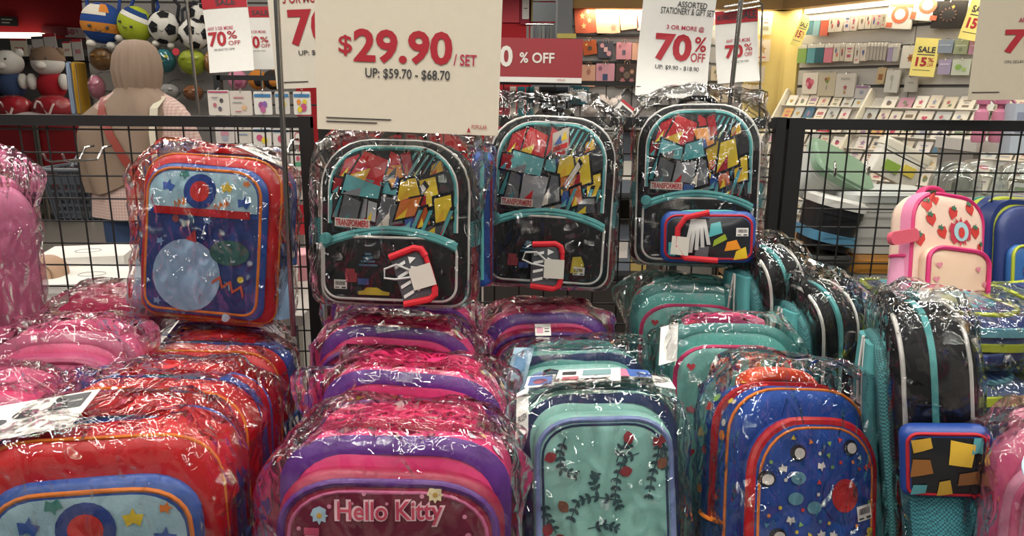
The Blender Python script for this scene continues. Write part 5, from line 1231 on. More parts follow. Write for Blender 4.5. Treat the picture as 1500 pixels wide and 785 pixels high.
# ---- containers on a stock table behind the right fence
ZK = .84
t = thing('stock_table', 'table behind the right fence loaded with plastic containers', 'table', None, Matrix.Translation((1.35, 2.36, 0)))
MB().box(-.62, .75, -.36, .36, ZK - .03, ZK).build('table_top', mat('#8a6f4c', 'plast'), t, 0)
for x in (-.58, .71):
    for y in (-.32, .32): MB().box(x - .02, x + .02, y - .02, y + .02, 0, ZK - .03).build('leg', BLK, t, 0)
def tub(label, px, py, Y, w, d, h, col, lidcol, rot=(0, 0, 0), r=.04, taper=.88, name='storage_tub', lid_h=.022, clear=False, zb=None):
    p = at(px, py, Y)
    if zb is not None: p.z = zb
    t = thing(name, label, 'container', 'plastic containers on the stock table', Matrix.Translation(p) @ Matrix.Rotation(R(rot[2]), 4, 'Z') @ Matrix.Rotation(R(rot[1]), 4, 'Y') @ Matrix.Rotation(R(rot[0]), 4, 'X'))
    rbox(MB(), w, d, 0, h, r, taper).build('body', CLEAR if clear else mat(col, 'plast'), t, 40)
    mb = MB(); rbox(mb, w*1.05, d*1.05, h - .004, h + lid_h*.7, r*1.05, 1.0); rbox(mb, w*.92, d*.92, h + lid_h*.7, h + lid_h, r*.95, 1.04); mb.build('lid', mat(lidcol, 'plast'), t, 40)
    mb = MB(); rbox(mb, w*1.0, d*1.0, h*.80, h*.84, r, 1.0); mb.build('rim', mat(col, 'plast'), t, 40)
    return t
tub('amber-lidded tub at the bottom beside the strawberry backpack', 1282, 402, 2.12, .26, .22, .10, '#cfcac0', '#b07a34', zb=ZK, lid_h=.045)
tub('white rounded tub with a pale lid on the amber one', 1282, 352, 2.12, .27, .22, .15, '#c4c2bb', '#b5b8b4', zb=ZK + .148)
tub('dark grey bin under the black and white tub', 1198, 390, 2.05, .13, .18, .13, '#33332f', '#2a2a28', zb=ZK)
t = tub('black tub with white lid beside the cardboard box', 1205, 335, 2.05, .13, .17, .12, '#1f2023', '#cfcdc6', rot=(0, 12, 0), zb=ZK + .165)
o = MB(); rbox(o, .135, .175, .02, .045, .04); o.build('blue_band', mat('#4f83a0', 'plast'), t, 40)
t = tub('tilted clear tub with a green lid and price label', 1196, 262, 2.2, .20, .16, .10, '#aeb0aa', '#6f8a72', rot=(34, 26, 6), zb=1.135)
MB().box(.04, .09, -.088, -.0845, .07, .112).build('price_label', CARDW, t, 0); MB().box(.045, .085, -.0895, -.088, .097, .107).build('label_print', mat('#5a2b2b', 'print'), t, 0); MB().box(.05, .08, -.0895, -.088, .076, .092).build('label_print', INK, t, 0)
t = tub('white lid box with green print leaning beside the tilted tub', 1300, 268, 2.3, .16, .05, .09, '#cfcbc0', '#cfc9b8', rot=(0, 25, 0), r=.012, taper=1, zb=1.165)
MB().box(-.05, .0, -.03, -.0255, .02, .05).build('print', mat('#7d9a3c', 'print'), t, 0); MB().box(.01, .05, -.03, -.0255, .03, .06).build('print', mat('#c9b54a', 'print'), t, 0)
t = thing('cardboard_box', 'open brown cardboard box behind the thick fence post', 'box', None, Matrix.Translation((at(1150, 340, 2.15).x, 2.2, ZK)))
MB().box(-.08, .08, -.09, .09, 0, .16).build('body', mat('#8a6a43', 'paper'), t, 0)
MB().add([(.08, -.09, .16), (.08, .09, .16), (.13, .09, .2), (.13, -.09, .2)], [(0, 1, 2, 3)]).build('flap', mat('#9a7a50', 'paper'), t, 0)
for k, (dz, col, lb) in enumerate(((0, '#9a2a2c', 'red plastic tray beside the thick fence post'), (.03, '#c9bfa8', 'cream plastic tray stacked on the red one'), (.06, '#d3cab6', 'pale tray on top of the cream one'))):
    t = thing('plastic_tray', lb, 'tray', 'stacked trays', Matrix.Translation((at(1195, 388, 1.97).x, 1.98, ZK + dz)))
    rbox(MB(), .11 - .006*k, .09, 0, .026, .015, .85).build('body', mat(col, 'plast'), t, 40); mb = MB(); rbox(mb, .118 - .006*k, .097, .024, .029, .016); mb.build('rim', mat(col, 'plast'), t, 40)
for k, (x, y, r, h, lb) in enumerate(((1383, 282, .075, .10, 'clear plastic dome left of two others behind the strawberry backpack'), (1440, 272, .085, .11, 'clear plastic dome in the middle behind the strawberry backpack'), (1474, 285, .08, .10, 'clear plastic dome nearest the right edge'))):
    t = thing('clear_dome', lb, 'container', 'clear plastic domes', Matrix.Translation(Vector((at(x, y, 2.35).x, 2.3 + .08*(k % 2), 1.085))))
    MB().lathe([(r, .0), (r*1.02, .04), (r*.96, .08), (r*.8, .115), (r*.45, .135), (.004, .14)], 24).build('dome', CLEAR, t); MB().lathe([(r*1.08, -.006), (r*1.1, .002), (r*1.04, .006)], 24).build('rim', mat('#c6c2bb', 'plast'), t)
    MB().lathe([(r*.9, -.15), (r*.95, -.02), (r, -.006)], 20).build('base', mat('#a99a92', 'plast'), t)

# ---- behind the middle fence
t = thing('stock_rack', 'black wire rack behind the red banner sign', 'rack', None, Matrix.Translation((0, 2.7, 0)))
xa, xb = at(700, 120, 2.7).x, at(1002, 120, 2.7).x; zr = at(850, 119, 2.7).z
MB().box(xa, xb, -.012, .012, zr - .014, zr).build('top_bar', BLK, t, 0)
for x in (xa, xb): MB().box(x - .012, x + .012, -.012, .012, 0, zr).build('post', BLK, t, 0)
MB().box(xa, xb, -.01, .25, zr - .14, zr - .125).build('shelf', BLK, t, 0)
MB().box(xa + .02, xb - .02, .28, .3, .05, zr - .43).build('back_panel', mat('#35312e', 'plast'), t, 0)  # dark sheet added to darken the view through the rack
MB().box(xa + .02, xb - .02, -.01, .0, .05, zr - .73).build('added_dark_panel', mat('#35312e', 'plast'), t, 0)  # another dark sheet, added to cover the bright floor behind
for k in range(9): MB().tube([(xa + (xb-xa)*k/8, .0, zr - .125), (xa + (xb-xa)*k/8, .0, zr)], .002, 5).build('wire', BLK, t)
MB().box(xa, xb, -.01, .3, zr - .42, zr - .405).build('shelf', BLK, t, 0); MB().box(xa, xb, -.01, .3, zr - .72, zr - .705).build('shelf', BLK, t, 0)
bk = [(738, 746, 14, '#8a3038', 'dark red book, first on the wire rack'), (747, 756, 13, '#c3b9ac', 'cream book beside the dark red one'), (758, 769, 15, '#2a6a70', 'teal box, left of two on the wire rack'), (771, 782, 15, '#276268', 'teal box, right of two on the wire rack'), (784, 789, 16, '#b5a898', 'thin beige book between teal and black boxes'), (791, 812, 17, '#1e1e20', 'black box on the wire rack'), (814, 832, 20, '#2a3136', 'dark grey box left of the teal Bottle box')]
for x0, x1, hh_, c, lb in bk:
    a = at(x0, 138, 2.73).x; b = at(x1, 138, 2.73).x
    t = thing('boxed_bottle', lb, 'box', 'boxes on the wire rack', Matrix.Translation(((a+b)/2, 2.78, zr - .125)))
    MB().box(-(b-a)/2, (b-a)/2, -.05, .05, 0, .105).build('body', mat(c, 'paper'), t, 0); MB().box(-(b-a)/2*.7, (b-a)/2*.7, -.0508, -.05, .03, .05).build('print', mat('#8fa0a0', 'print'), t, 0)
t = flatpack(VP(2.66), 835, 126, 862, 153, '#2b5a60', 'bottle_box', 'dark teal box lettered Bottle at the end of the wire rack', 'box', 0, .06, 2, (), None, 'paper', False)
v, f = text_fit('Bottle', -.033, .026, .008, .024, .005)
MB().add([(x, y, .0012) for x, y in v], f).build('lettering', mat('#d0cdc4', 'print'), t, 0)
t = thing('fluffy_pillow', 'fluffy white cushion behind the middle fence rail', 'cushion', None, Matrix.Translation(at(884, 168, 2.72)))
m_ = MB(); 
for k in range(6): m_.ball((-.05 + .022*k, .005*(k % 2), .02 + .012*(k % 3)), .026, .03, .03, 10, 7)
m_.build('cover', mat('#cdbfb5', 'fuzzy'), t)['kind'] = 'stuff'
t = thing('price_gun_box', 'slanted grey clear-lid box with price label above the fence rail', 'box', None, Matrix.Translation(at(912, 166, 2.72)) @ Matrix.Scale(1.3, 4) @ Matrix.Rotation(R(38), 4, 'Y') @ Matrix.Rotation(R(-20), 4, 'X'))
rbox(MB(), .075, .05, -.03, .055, .012).build('body', mat('#5c5956', 'gloss'), t, 40); MB().box(-.028, .028, -.0275, -.0255, -.02, .02).build('price_label', CARDW, t, 0)
MB().box(-.028, .028, -.0282, -.0275, .012, .02).build('label_print', RED, t, 0); MB().box(-.018, .018, -.0282, -.0275, -.008, .006).build('label_print', INK, t, 0)
# stock on the lower shelves of that rack, seen through the wires
lows = [(700, 690, '#8d4a52'), (880, 905, '#9a7a6a'), (905, 930, '#6a7078'), (1110, 1130, '#c98a72'), (1128, 1146, '#3f6a90'), (930, 955, '#a8925a'), (1040, 1060, '#8a8a86'), (1062, 1085, '#7d5a62'), (1086, 1108, '#b9ad98')]
for k, (x0, x1, c) in enumerate(lows):
    for j, zz in enumerate((zr - .405, zr - .705)):
        a, b = sorted((at(x0, 200, 2.8).x, at(x1, 200, 2.8).x))
        if a < xa or b > xb: continue
        t = thing('stock_box', '%s coloured stock box on the %s shelf behind the middle fence' % (ORD[k], ('upper', 'lower')[j]), 'box', 'stock boxes behind the middle fence', Matrix.Translation(((a+b)/2, 2.84, zz)))
        MB().box(-(b-a)/2*.94, (b-a)/2*.94, -.07, .07, 0, .17 + .03*((k+j) % 3)).build('body', mat(c, 'paper'), t, 0); MB().box(-(b-a)/2*.6, (b-a)/2*.6, -.0712, -.07, .05, .12).build('print', mat(rnd.choice(cc), 'print'), t, 0)
# grey hangers and posters left of the pillar
t = thing('garment_rail', 'short rail of grey bags hanging beyond the red banner', 'rail', None, Matrix.Translation(at(790, 36, 5.7)))
MB().tube([(-.1, 0, 0), (.1, 0, 0)], .006, 8).build('rail', CHROME, t); MB().tube([(.1, 0, 0), (.1, .3, .0)], .006, 8).build('arm', CHROME, t)
for k in range(7):
    q = MB().box(-.008, .008, -.06, .06, -.11, -.015).build('grey_bag', mat(('#8a8a86', '#9b9a94', '#77777a')[k % 3], 'cloth'), t, 0); q.location = (-.085 + .028*k, 0, 0)
for bx, c, lb, Y in (((736, -20, 761, 33), '#b5434c', 'plain red poster beside the $29.90 sign', 11.95), ((762, -20, 778, 36), '#8d2b3c', 'dark red poster with white print beyond the banner', 11.95), ((765, -5, 775, 28), '#cfcac4', 'white notice on the dark red poster', 11.93), ((776, -20, 790, 32), '#8a7a4a', 'olive strip poster beside the grey pillar', 11.95), ((816, 49, 844, 56), '#c9b968', 'yellow shelf tag below the grey pillar', 5.34)):
    flatpack(VP(Y), *bx, c, 'poster', lb, 'poster', 0, .01, 0, [(rect(-.6, .6, -.1, .0), '#6a5550')] if c in ('#cfcac4',) else (), None, 'paper', False)
t = thing('slat_display', 'grey slatted display panel left of the grey pillar', 'panel', None, Matrix.Translation((at(803, 30, 6.0).x, 6.0, 0)))
for k in range(12): MB().box(-.12, .12, -.01, .01, .9 + k*.15, 1.04 + k*.15).build('slat', mat('#75797c', 'plast'), t, 0)
# ================================================================== left side: plush wall, sticker rack, shopper
YW = 4.7
xw0, xw1 = at(128, 60, YW).x, at(425, 60, YW).x
o = MB().box(xw0, xw1, YW, YW + .06, 0, 2.4).build('wall_left', mat('#77736f', 'wall'), None, 0); struct(o)
for k in range(9):
    z = .7 + .175*k; MB().box(xw0, xw1, YW - .012, YW, z + .006, z + .169).build('slat', mat('#7f7b77', 'plast'), o, 0)
def face(t, y, s, z=0, x=0):
    for e in (-1, 1): MB().ball((x + e*.028*s, y, z), .006*s, n=8, m=6).build('eye', INK, t)
    MB().tube([(x - .01*s, y, z - .012*s), (x, y - .001, z - .016*s), (x + .01*s, y, z - .012*s)], .002*s, 5).build('mouth', INK, t)
def icos():
    g = (1 + 5 ** .5)/2; return [Vector(v).normalized() for v in ((0,1,g),(0,-1,g),(0,1,-g),(0,-1,-g),(1,g,0),(-1,g,0),(1,-g,0),(-1,-g,0),(g,0,1),(-g,0,1),(g,0,-1),(-g,0,-1))]
def strapset(t, top, c, r=.008, x=.05, zb=.05):
    for s in (-1, 1): MB().tube([(s*x, .02, zb), (s*x*1.1, .03, (zb + top)/2), (0, .04, top)], r, 6).build('strap', mat(c, 'cloth'), t)
def patch(t, r, a, b, z0, z1, m, name='panel', k=1.012, n=12):
    """curved panel on a ball between longitudes a..b (deg, 0 = facing the aisle) and heights z0..z1 (of r)"""
    vs = []; fs = []; mrows = 6
    for j in range(mrows + 1):
        z = z0 + (z1-z0)*j/mrows; q = math.sqrt(max(0, 1 - z*z))
        for i in range(n + 1):
            th = R(a + (b-a)*i/n); vs.append((q*math.sin(th)*r*k, -q*math.cos(th)*r*k, z*r*k))
    for j in range(mrows):
        for i in range(n): p = j*(n+1) + i; fs.append((p, p+1, p+n+2, p+n+1))
    return MB().add(vs, fs).build(name, m, t, 60)
YP = 4.52
def plush_ball(label, px, py, dpx, kind, rot=(0, 0, 0), feet=True, strap='#1f3a78'):
    c = at(px, py, YP); r = dpx/2*YP*.99/F
    t = thing('plush_bag', label, 'plush bag', 'ball-shaped plush bags', Matrix.Translation(c) @ Matrix.Rotation(R(rot[1]), 4, 'Y') @ Matrix.Rotation(R(rot[0]), 4, 'X') @ Matrix.Rotation(R(rot[2]), 4, 'Z'))
    base = {'volley': '#23427f', 'tennis': '#9aa62c', 'soccer': '#c9c5bc'}[kind]
    MB().ball((0, 0, 0), r, r*.8, r, 24, 16).build('body', mat(base, 'fuzzy'), t)
    if kind == 'volley':
        p = patch(t, r, -85, 85, -.45, .0, mat('#b9762f', 'fuzzy')); p.scale = (1, .8, 1)
        p = patch(t, r, -70, 20, .35, .85, mat('#c9c2b4', 'fuzzy')); p.scale = (1, .8, 1)
        p = patch(t, r, 0, 30, .5, .9, mat('#c07a36', 'fuzzy'), k=1.018); p.scale = (1, .8, 1)
        face(t, -r*.8, r/.09*1.3, -.2*r)
    if kind == 'tennis':
        p = patch(t, r, -85, 85, .3, .55, mat('#d0ccc0', 'fuzzy')); p.scale = (1, .8, 1)
        p = patch(t, r, -70, 70, .55, .8, mat('#1f3a6a', 'fuzzy')); p.scale = (1, .8, 1)
        face(t, -r*.8, r/.09*1.2, -.1*r)
    if kind == 'soccer':
        for d in icos():
            up = Vector((0, 0, 1)) if abs(d.z) < .9 else Vector((1, 0, 0)); u = d.cross(up).normalized(); v = d.cross(u)
            vs = [d*r*1.07]; 
            for i in range(5): a = 2*math.pi*i/5; vs.append((d + (u*math.cos(a) + v*math.sin(a))*.40).normalized()*r*1.06)
            q = MB().add(vs, [(0, 1+i, 1+(i+1) % 5) for i in range(5)]).build('pentagon_patch', mat('#1d1d1f', 'fuzzy'), t, 0); q.scale = (1, .8, 1); fixn(q)
        face(t, -r*.82, r/.09, .02*r)
    if feet:
        for s in (-1, 1): MB().ball((s*r*.45, -r*.25, -r*1.05), r*.24, r*.3, r*.2, 12, 8).build('foot', mat('#c4beb3', 'fuzzy'), t)
    strapset(t, r*2.3, strap, .01, r*.7, r*.6)
    return t
def fixn(o):
    bm = bmesh.new(); bm.from_mesh(o.data)
    for f in bm.faces:
        if f.normal.dot(f.calc_center_median()) < 0: f.normal_flip()
    bm.to_mesh(o.data); bm.free()
plush_ball('orange and navy ball plush bag with straps on the plush wall', 150, 34, 56, 'volley', (0, 6, 15))
plush_ball('lime green ball plush bag beside the orange one', 198, 36, 50, 'tennis', (0, 24, -10))
plush_ball('black and white football plush bag, left one with feet', 241, 40, 44, 'soccer', (8, 10, 12), True, '#222226')
plush_ball('black and white football plush bag, lower one without feet', 284, 50, 42, 'soccer', (-14, 4, 40), False, '#222226')
plush_ball('football plush bag hanging behind the lower football one', 282, 22, 38, 'soccer', (20, 0, 70), False, '#222226').location.y += .12
def wrapped_toy(label, px, py, wp, hp, col, col2, deco=0, Y=4.52):
    c = at(px, py, Y); k = Y*.99/F; w_, h_ = wp*k/2, hp*k/2
    t = thing('wrapped_plush', label, 'plush toy', 'bagged plush toys on the plush wall', Matrix.Translation(c))
    MB().ball((0, 0, 0), w_*.92, .05, h_*.92, 20, 14).build('body', mat(col, 'fuzzy'), t)
    for j in range(3): MB().ball((-w_*.4 + j*w_*.4, -.042, h_*(.3 - .35*(j % 2))), w_*.22, .012, h_*.14, 10, 8).build('stripe', mat(col2, 'fuzzy'), t)
    MB().ball((0, 0, 0), w_, .062, h_*1.05, 22, 16).build('plastic_wrap', FILM_SMALL, t)
    if deco: MB().lathe([(.02, -.003), (.021, 0), (.02, .003)], 16).build('round_tag', mat('#b93a44', 'paper'), t).matrix_local = Matrix.Translation((-w_*.7, -.065, h_*.7)) @ Matrix.Rotation(R(90), 4, 'X')
    MB().tube([(0, .0, h_), (0, .1, h_ + .02), (0, .19, h_ + .02)], .003, 5).build('hook', CHROME, t)
wrapped_toy('bagged brown round plush left of the headscarf', 150, 87, 36, 34, '#6a4a26', '#80602f')
wrapped_toy('bagged teal plush with lime stripes right of the headscarf', 241, 89, 34, 36, '#2f6a70', '#a2ad32')
wrapped_toy('bagged lime round plush with a red tag', 282, 91, 44, 38, '#97a32c', '#a9b544', 1)
wrapped_toy('bagged orange-brown plush at the edge of the plush wall', 308, 92, 16, 34, '#8a6238', '#a5773f')
wrapped_toy('bagged brown plush low on the plush wall', 283, 136, 30, 24, '#7a4f33', '#94603a')
wrapped_toy('bagged grey plush low beside the shopper', 247, 135, 34, 26, '#8a8884', '#9c9a95')
wrapped_toy('bagged pink plush left of the shopper', 142, 128, 22, 36, '#a86a78', '#bb8490')
for k, (x0, x1, y0, c) in enumerate(((112, 120, 100, '#8fa0b8'), (120, 128, 104, '#b58a2c'))):
    t = thing('cushion', ['tall grey-blue cushion left of the plush wall', 'tall mustard cushion left of the plush wall'][k], 'cushion', None, Matrix.Translation(at((x0+x1)/2, 168, 4.6)))
    w_ = (x1-x0)*4.6/F/2; s = Shell(w_*2, .31, .012, .012, .12, .012, .01, .06, 0, 2, .003, k); s.build('cover', mat(c, 'fuzzy'), t); piping(s, 'piping', mat('#5a5a62', 'cloth'), t, scaled(s.ol, .004, s.w, s.h, s.cz), .002, True)

# ---- far left: bins, big plush, price cards, red wall
YR = 8.0
for k, (x0, x1) in enumerate(((-60, 54), (58, 122))):
    a, b = at(x0, 200, YR).x, at(x1, 200, YR).x; zt_ = at(40, 178, YR).z
    t = thing('display_bin', ['red display bin with steel frame at the left edge', 'red display bin with steel frame nearer the shopper'][k], 'bin', 'red display bins', Matrix.Translation(((a+b)/2, YR, 0)))
    w_ = (b-a)/2
    MB().box(-w_, w_, 0, .5, .32, zt_ - .06).build('red_panel', mat('#7d141b', 'plast'), t, 0); MB().box(-w_ - .01, w_ + .01, -.02, .52, .2, .32).build('base', BLK, t, 0)
    MB().tube([(-w_, -.03, .0), (-w_, -.03, zt_), (w_, -.03, zt_), (w_, -.03, 0)], .018, 8).build('frame', mat('#8f8a82', 'metal'), t)
def big_plush(label, px, py, s, head, shirt, cap=None):
    t = thing('plush_toy', label, 'plush toy', None, Matrix.Translation(at(px, py, YR + .25)))
    MB().ball((0, 0, .12*s), .15*s, .12*s, .16*s, 18, 12).build('shirt', mat(shirt, 'fuzzy'), t)
    MB().ball((0, -.02*s, .36*s), .17*s, .14*s, .14*s, 20, 14).build('head', mat(head, 'fuzzy'), t)
    MB().ball((0, -.14*s, .33*s), .06*s, .05*s, .045*s, 12, 8).build('muzzle', mat('#d9d3c9', 'fuzzy'), t)
    for e in (-1, 1):
        MB().ball((e*.13*s, 0, .47*s), .05*s, .03*s, .05*s, 12, 8).build('ear', mat(cap or head, 'fuzzy'), t); MB().ball((e*.17*s, -.06*s, .16*s), .05*s, .06*s, .09*s, 12, 8).build('arm', mat(head, 'fuzzy'), t)
        MB().ball((e*.06*s, -.145*s, .40*s), .014*s, n=8, m=6).build('eye', INK, t)
    if cap: MB().lathe([(.178*s, .38*s), (.17*s, .43*s), (.13*s, .49*s), (.05*s, .525*s), (.01*s, .53*s)], 20, (0, -.01*s), 1, .85).build('cap', mat(cap, 'fuzzy'), t)
big_plush('large white plush toy in a blue shirt at the left edge', 20, 140, .95, '#cfcac0', '#3a4a6a')
big_plush('large plush toy with brown cap and red shirt', 78, 142, 1.0, '#c9c4bb', '#9a1f28', '#77604e')
for k, (px, wp, c, lb) in enumerate(((20, 56, '#a5242f', 'red wrapped plush bundle at the left edge'), (78, 62, '#a82a34', 'red wrapped plush bundle under the capped plush'))):
    t = thing('plush_bundle', lb, 'plush toy', 'red wrapped bundles', Matrix.Translation(at(px, 158, YR - .05)))
    r = wp/2*YR/F*.97; MB().ball((0, 0, 0), r, .14, .13, 20, 12).build('body', mat(c, 'fuzzy'), t); MB().tube([(-r*.5 + .02*i, -.135 - .01*math.sin(i), .07*math.sin(i*.7)) for i in range(int(r*50))], .012, 6).build('ribbon', mat('#d3b9b4', 'cloth'), t)
    MB().ball((0, 0, .0), r*1.04, .155, .14, 20, 12).build('plastic_wrap', FILM_SMALL, t)
t = thing('plush_throw', 'fluffy white throw on the rim of the left red bin', 'throw', None, Matrix.Translation(at(56, 172, YR - .12)))
MB().ball((0, 0, 0), .32, .08, .06, 20, 10).build('cover', mat('#c5b5b5', 'fuzzy'), t)
# shelf with price cards
YS = 9.2
t = thing('gondola_shelf', 'black gondola shelf with price cards at the far left', 'shelf', None, Matrix.Translation((at(60, 88, YS).x, YS + .2, 0)))
zs_ = at(60, 82, YS).z; w_ = 90*YS/F
MB().box(-w_, w_, -.2, .2, zs_ - .05, zs_).build('shelf_board', BLK, t, 0); MB().box(-w_, w_, .18, .2, 0, zs_ + .10).build('back_panel', mat('#5a5856', 'plast'), t, 0); MB().box(-w_, w_, -.2, .2, 0, .15).build('plinth', BLK, t, 0)
for x in (-w_ + .02, w_ - .02): MB().box(x - .02, x + .02, -.2, .2, 0, zs_).build('upright', BLK, t, 0)
for k, (x0, y0, x1, y1, tx, c, rt) in enumerate(((16, 57, 40, 82, '20', '#cfc6b0', 0), (41, 66, 47, 82, '', '#a5a09a', 0), (48, 54, 66, 86, '30', '#b9b5ae', -3), (65, 50, 84, 88, '$10', '#b5b1ab', -4), (92, 61, 104, 82, '$10', '#cdc6b5', -1), (106, 58, 121, 88, '30', '#b5b0aa', -2))):
    q = [(tx, x0 + (x1-x0)*.22, y0 + (y1-y0)*.48, x0 + (x1-x0)*.78, y0 + (y1-y0)*.68, MAG, .02)] if tx else []
    sign('price_card', ('small price card reading %s, %s from the left on the far shelf' % (tx, ORD[k])) if tx else 'blank grey price card, second from the left on the far shelf', YS - .008, (x0+x1)/2, (y0+y1)/2, x1-x0, y1-y0, rot=rt, col=mat(c, 'paper'), texts=q, rects=[(x0, y0, x1, y0 + (y1-y0)*.12, RED if k != 2 else INK)] if k != 1 else [], group='price cards on the far shelf', th=.006)
sign('price_card', 'white 50% card on the far red wall', 11.96, 112, 48, 34, 14, rot=2, col=mat('#c9b5b0', 'paper'), texts=[('50', 97, 43, 109, 51, MAG, .03), ('%', 110, 43, 115, 48, MAG, .0)], group='price cards on the far shelf', th=.006)
sign('header_board', 'dark red header board above the price cards', 11.96, 80, 45, 38, 13, rot=0, col=mat('#7d1a26', 'print'), th=.01)
t = sign('wall_sign', 'black sign with two pale lines on the far red wall', 11.95, 8, 31, 34, 13, rot=1.5, col=BLK, th=.02, rects=[(2, 27.5, 18, 29.5, mat('#8d8a84', 'print')), (2, 32, 14, 34, mat('#8d8a84', 'print'))])
a, b = at(-80, 51, 11.9), at(63, 51, 11.9)
o = MB().box(a.x, b.x, 11.8, 11.95, a.z - .04, a.z + .04).build('light_strip', lamp_mat('#fff3dc', 1.6)); tag(o, 'glowing white light strip along the far red wall', 'light')
t = thing('wall_shelf', 'dim grey product shelves under the far light strip', 'shelf', None, Matrix.Translation(((a.x + b.x)/2, 11.85, 0)))
MB().box(-.9, 1.4, -.05, .1, 0, a.z - .05).build('back_panel', mat('#4d4a47', 'plast'), t, 0)
for k in range(4): MB().box(-.9, 1.4, -.3, -.05, .5 + .35*k, .53 + .35*k).build('board', mat('#8a867f', 'plast'), t, 0)

# ---- sticker rack left of the post
YK = 2.55
t = thing('sticker_rack', 'black wire rack of sticker packs behind the left fence', 'rack', None, Matrix.Translation((0, YK + .04, 0)))
xa, xb = at(312, 110, YK).x, at(470, 110, YK).x; zr = at(350, 110, YK).z
MB().box(xa, xb, -.012, .012, zr - .016, zr).build('top_bar', BLK, t, 0)
for x in (xa, xb): MB().box(x - .012, x + .012, -.012, .012, 0, zr).build('post', BLK, t, 0)
for k in range(5): MB().box(xa, xb, -.006, .006, zr - .10 - .13*k, zr - .094 - .13*k).build('wire', BLK, t, 0)
pk = [((305, 132, 336, 169), '#c9c2b8', 'white sticker sheet with a pink heading, first on the rack', [(rect(-1, 1, .85, 1), '#a8486a'), (circle(.3, .2, .2, 8), '#4a4548'), (circle(-.4, -.2, .2, 8), '#a8606a'), (circle(.1, -.5, .2, 8), '#5a5560'), (rect(-.7, .0, .4, .5), '#8a8085')]),
      ((337, 133, 369, 169), '#c3bab0', 'beige sticker sheet, second on the rack', [(rect(-.7, .3, .4, .55), '#b07a80'), (rect(-.8, .1, 0, .1), '#8a8a86'), (star(.3, -.4, .35), '#c9a27a'), (rect(-.6, .0, -.8, -.7), '#a8606a')]),
      ((372, 134, 398, 168), '#cfcbc4', 'sticker pack with purple gems and blue header', [(rect(-1, 1, .55, .85), '#3a6f9a'), (circle(-.2, -.2, .35, 8), '#8a4a80'), (circle(.25, -.1, .3, 8), '#7a5a95'), (circle(0, -.6, .35, 8), '#a85a85')]),
      ((403, 134, 424, 167), '#bdb9b0', 'sticker pack with yellow and blue gems behind the pole', [(rect(-1, 1, .55, .85), '#3a6f9a'), (circle(.2, -.1, .35, 8), '#c9b52f'), (circle(-.2, -.5, .4, 8), '#4a6a9a')]),
      ((430, 134, 455, 168), '#cfcbc4', 'sticker pack with yellow and pink gems and blue header', [(rect(-1, 1, .55, .85), '#3a6f9a'), (circle(-.4, .1, .28, 8), '#c9803c'), (circle(.35, .1, .28, 8), '#c9b52f'), (circle(.2, -.4, .4, 8), '#b04a70'), (circle(-.3, -.6, .3, 8), '#c9b52f')]),
      ((316, 186, 343, 210), '#b5aeaa', 'grey-pink sticker sheet below the rail, first in its row', [(circle(0, .2, .5, 10), '#a87a86'), (circle(0, -.4, .4, 10), '#8a8f9a')]),
      ((345, 186, 368, 210), '#b9b3aa', 'beige sticker sheet below the rail, second in its row', [(rect(-.6, .6, 0, .2), '#7a8a9a')]),
      ((371, 187, 397, 214), '#c6c2bb', 'sticker pack with pink and yellow gems below the rail', [(rect(-1, 1, .6, .9), '#3a6f9a'), (circle(-.3, -.1, .4, 8), '#b04a70'), (circle(.3, -.4, .4, 8), '#c9b52f')]),
      ((400, 188, 424, 214), '#c3bfb8', 'sticker pack with red gems below the rail behind the pole', [(rect(-1, 1, .6, .9), '#3a6f9a'), (circle(0, -.2, .5, 8), '#b04a60')]),
      ((427, 188, 446, 212), '#c9c4bc', 'white sticker pack with a red ring below the rail', [(circle(0, 0, .6, 14), '#a8404a'), (circle(0, 0, .45, 14), '#c9c4bc')]),
      ((426, 222, 446, 250), '#bfbab2', 'white and green sticker pack in the third row by the post', [(rect(-.6, .6, -.6, -.1), '#4f8a6a'), (circle(.1, .3, .3, 8), '#b04a60')]),
      ((398, 222, 422, 252), '#b9b4ac', 'pale sticker pack in the third row beside the pole', [(circle(0, 0, .4, 8), '#8a8f9a')]),
      ((426, 258, 447, 292), '#a9a49c', 'grey sticker pack in the fourth row by the post', [(rect(-.6, .6, -.2, .3), '#7a7670')]),
      ((427, 300, 448, 344), '#8d1f27', 'dark red product card hanging by the fence post', [])]
for bx, c, lb, pr in pk: flatpack(VP(YK), *bx, c, 'sticker_pack', lb, 'sticker pack', .012, .006, 0, pr, 'sticker packs on the wire rack', 'gloss', True)
t = thing('plastic_bin', 'pink plastic bin by the left fence post', 'bin', None, Matrix.Translation(Vector((at(440, 388, 2.45).x, 2.46, .79))))
MB().lathe([(.035, 0), (.04, .01), (.05, .09), (.053, .092), (.048, .088), (.036, .02)], 20).build('body', mat('#c98a92', 'plast'), t); MB().lathe([(.05, .088), (.054, .091), (.054, .096), (.05, .098)], 20).build('rim', mat('#d39aa0', 'plast'), t)
for k, (px, c, c2, lb) in enumerate(((348, '#c07f92', '#a85a78', 'pink round plush behind the sticker rack bar'), (378, '#b5702c', '#2a2422', 'orange and black round plush behind the sticker rack bar'), (400, '#2a2422', '#c07a34', 'black round plush with orange patch beside the pole'))):
    cpt = at(px, 117, 4.55); r = 14*4.55/F
    t = thing('round_plush', lb, 'plush toy', 'round plush behind the sticker rack', Matrix.Translation(cpt)); MB().ball((0, 0, 0), r, r*.9, r, 16, 12).build('body', mat(c, 'fuzzy'), t)
    MB().ball((r*.2, -r*.5, -r*.1), r*.55, r*.5, r*.6, 12, 8).build('patch', mat(c2, 'fuzzy'), t); face(t, -r*.92, .4); MB().tube([(0, 0, r*.9), (0, .03, r*1.6), (0, .1, r*1.8)], .006, 6).build('strap', mat(c2, 'cloth'), t)

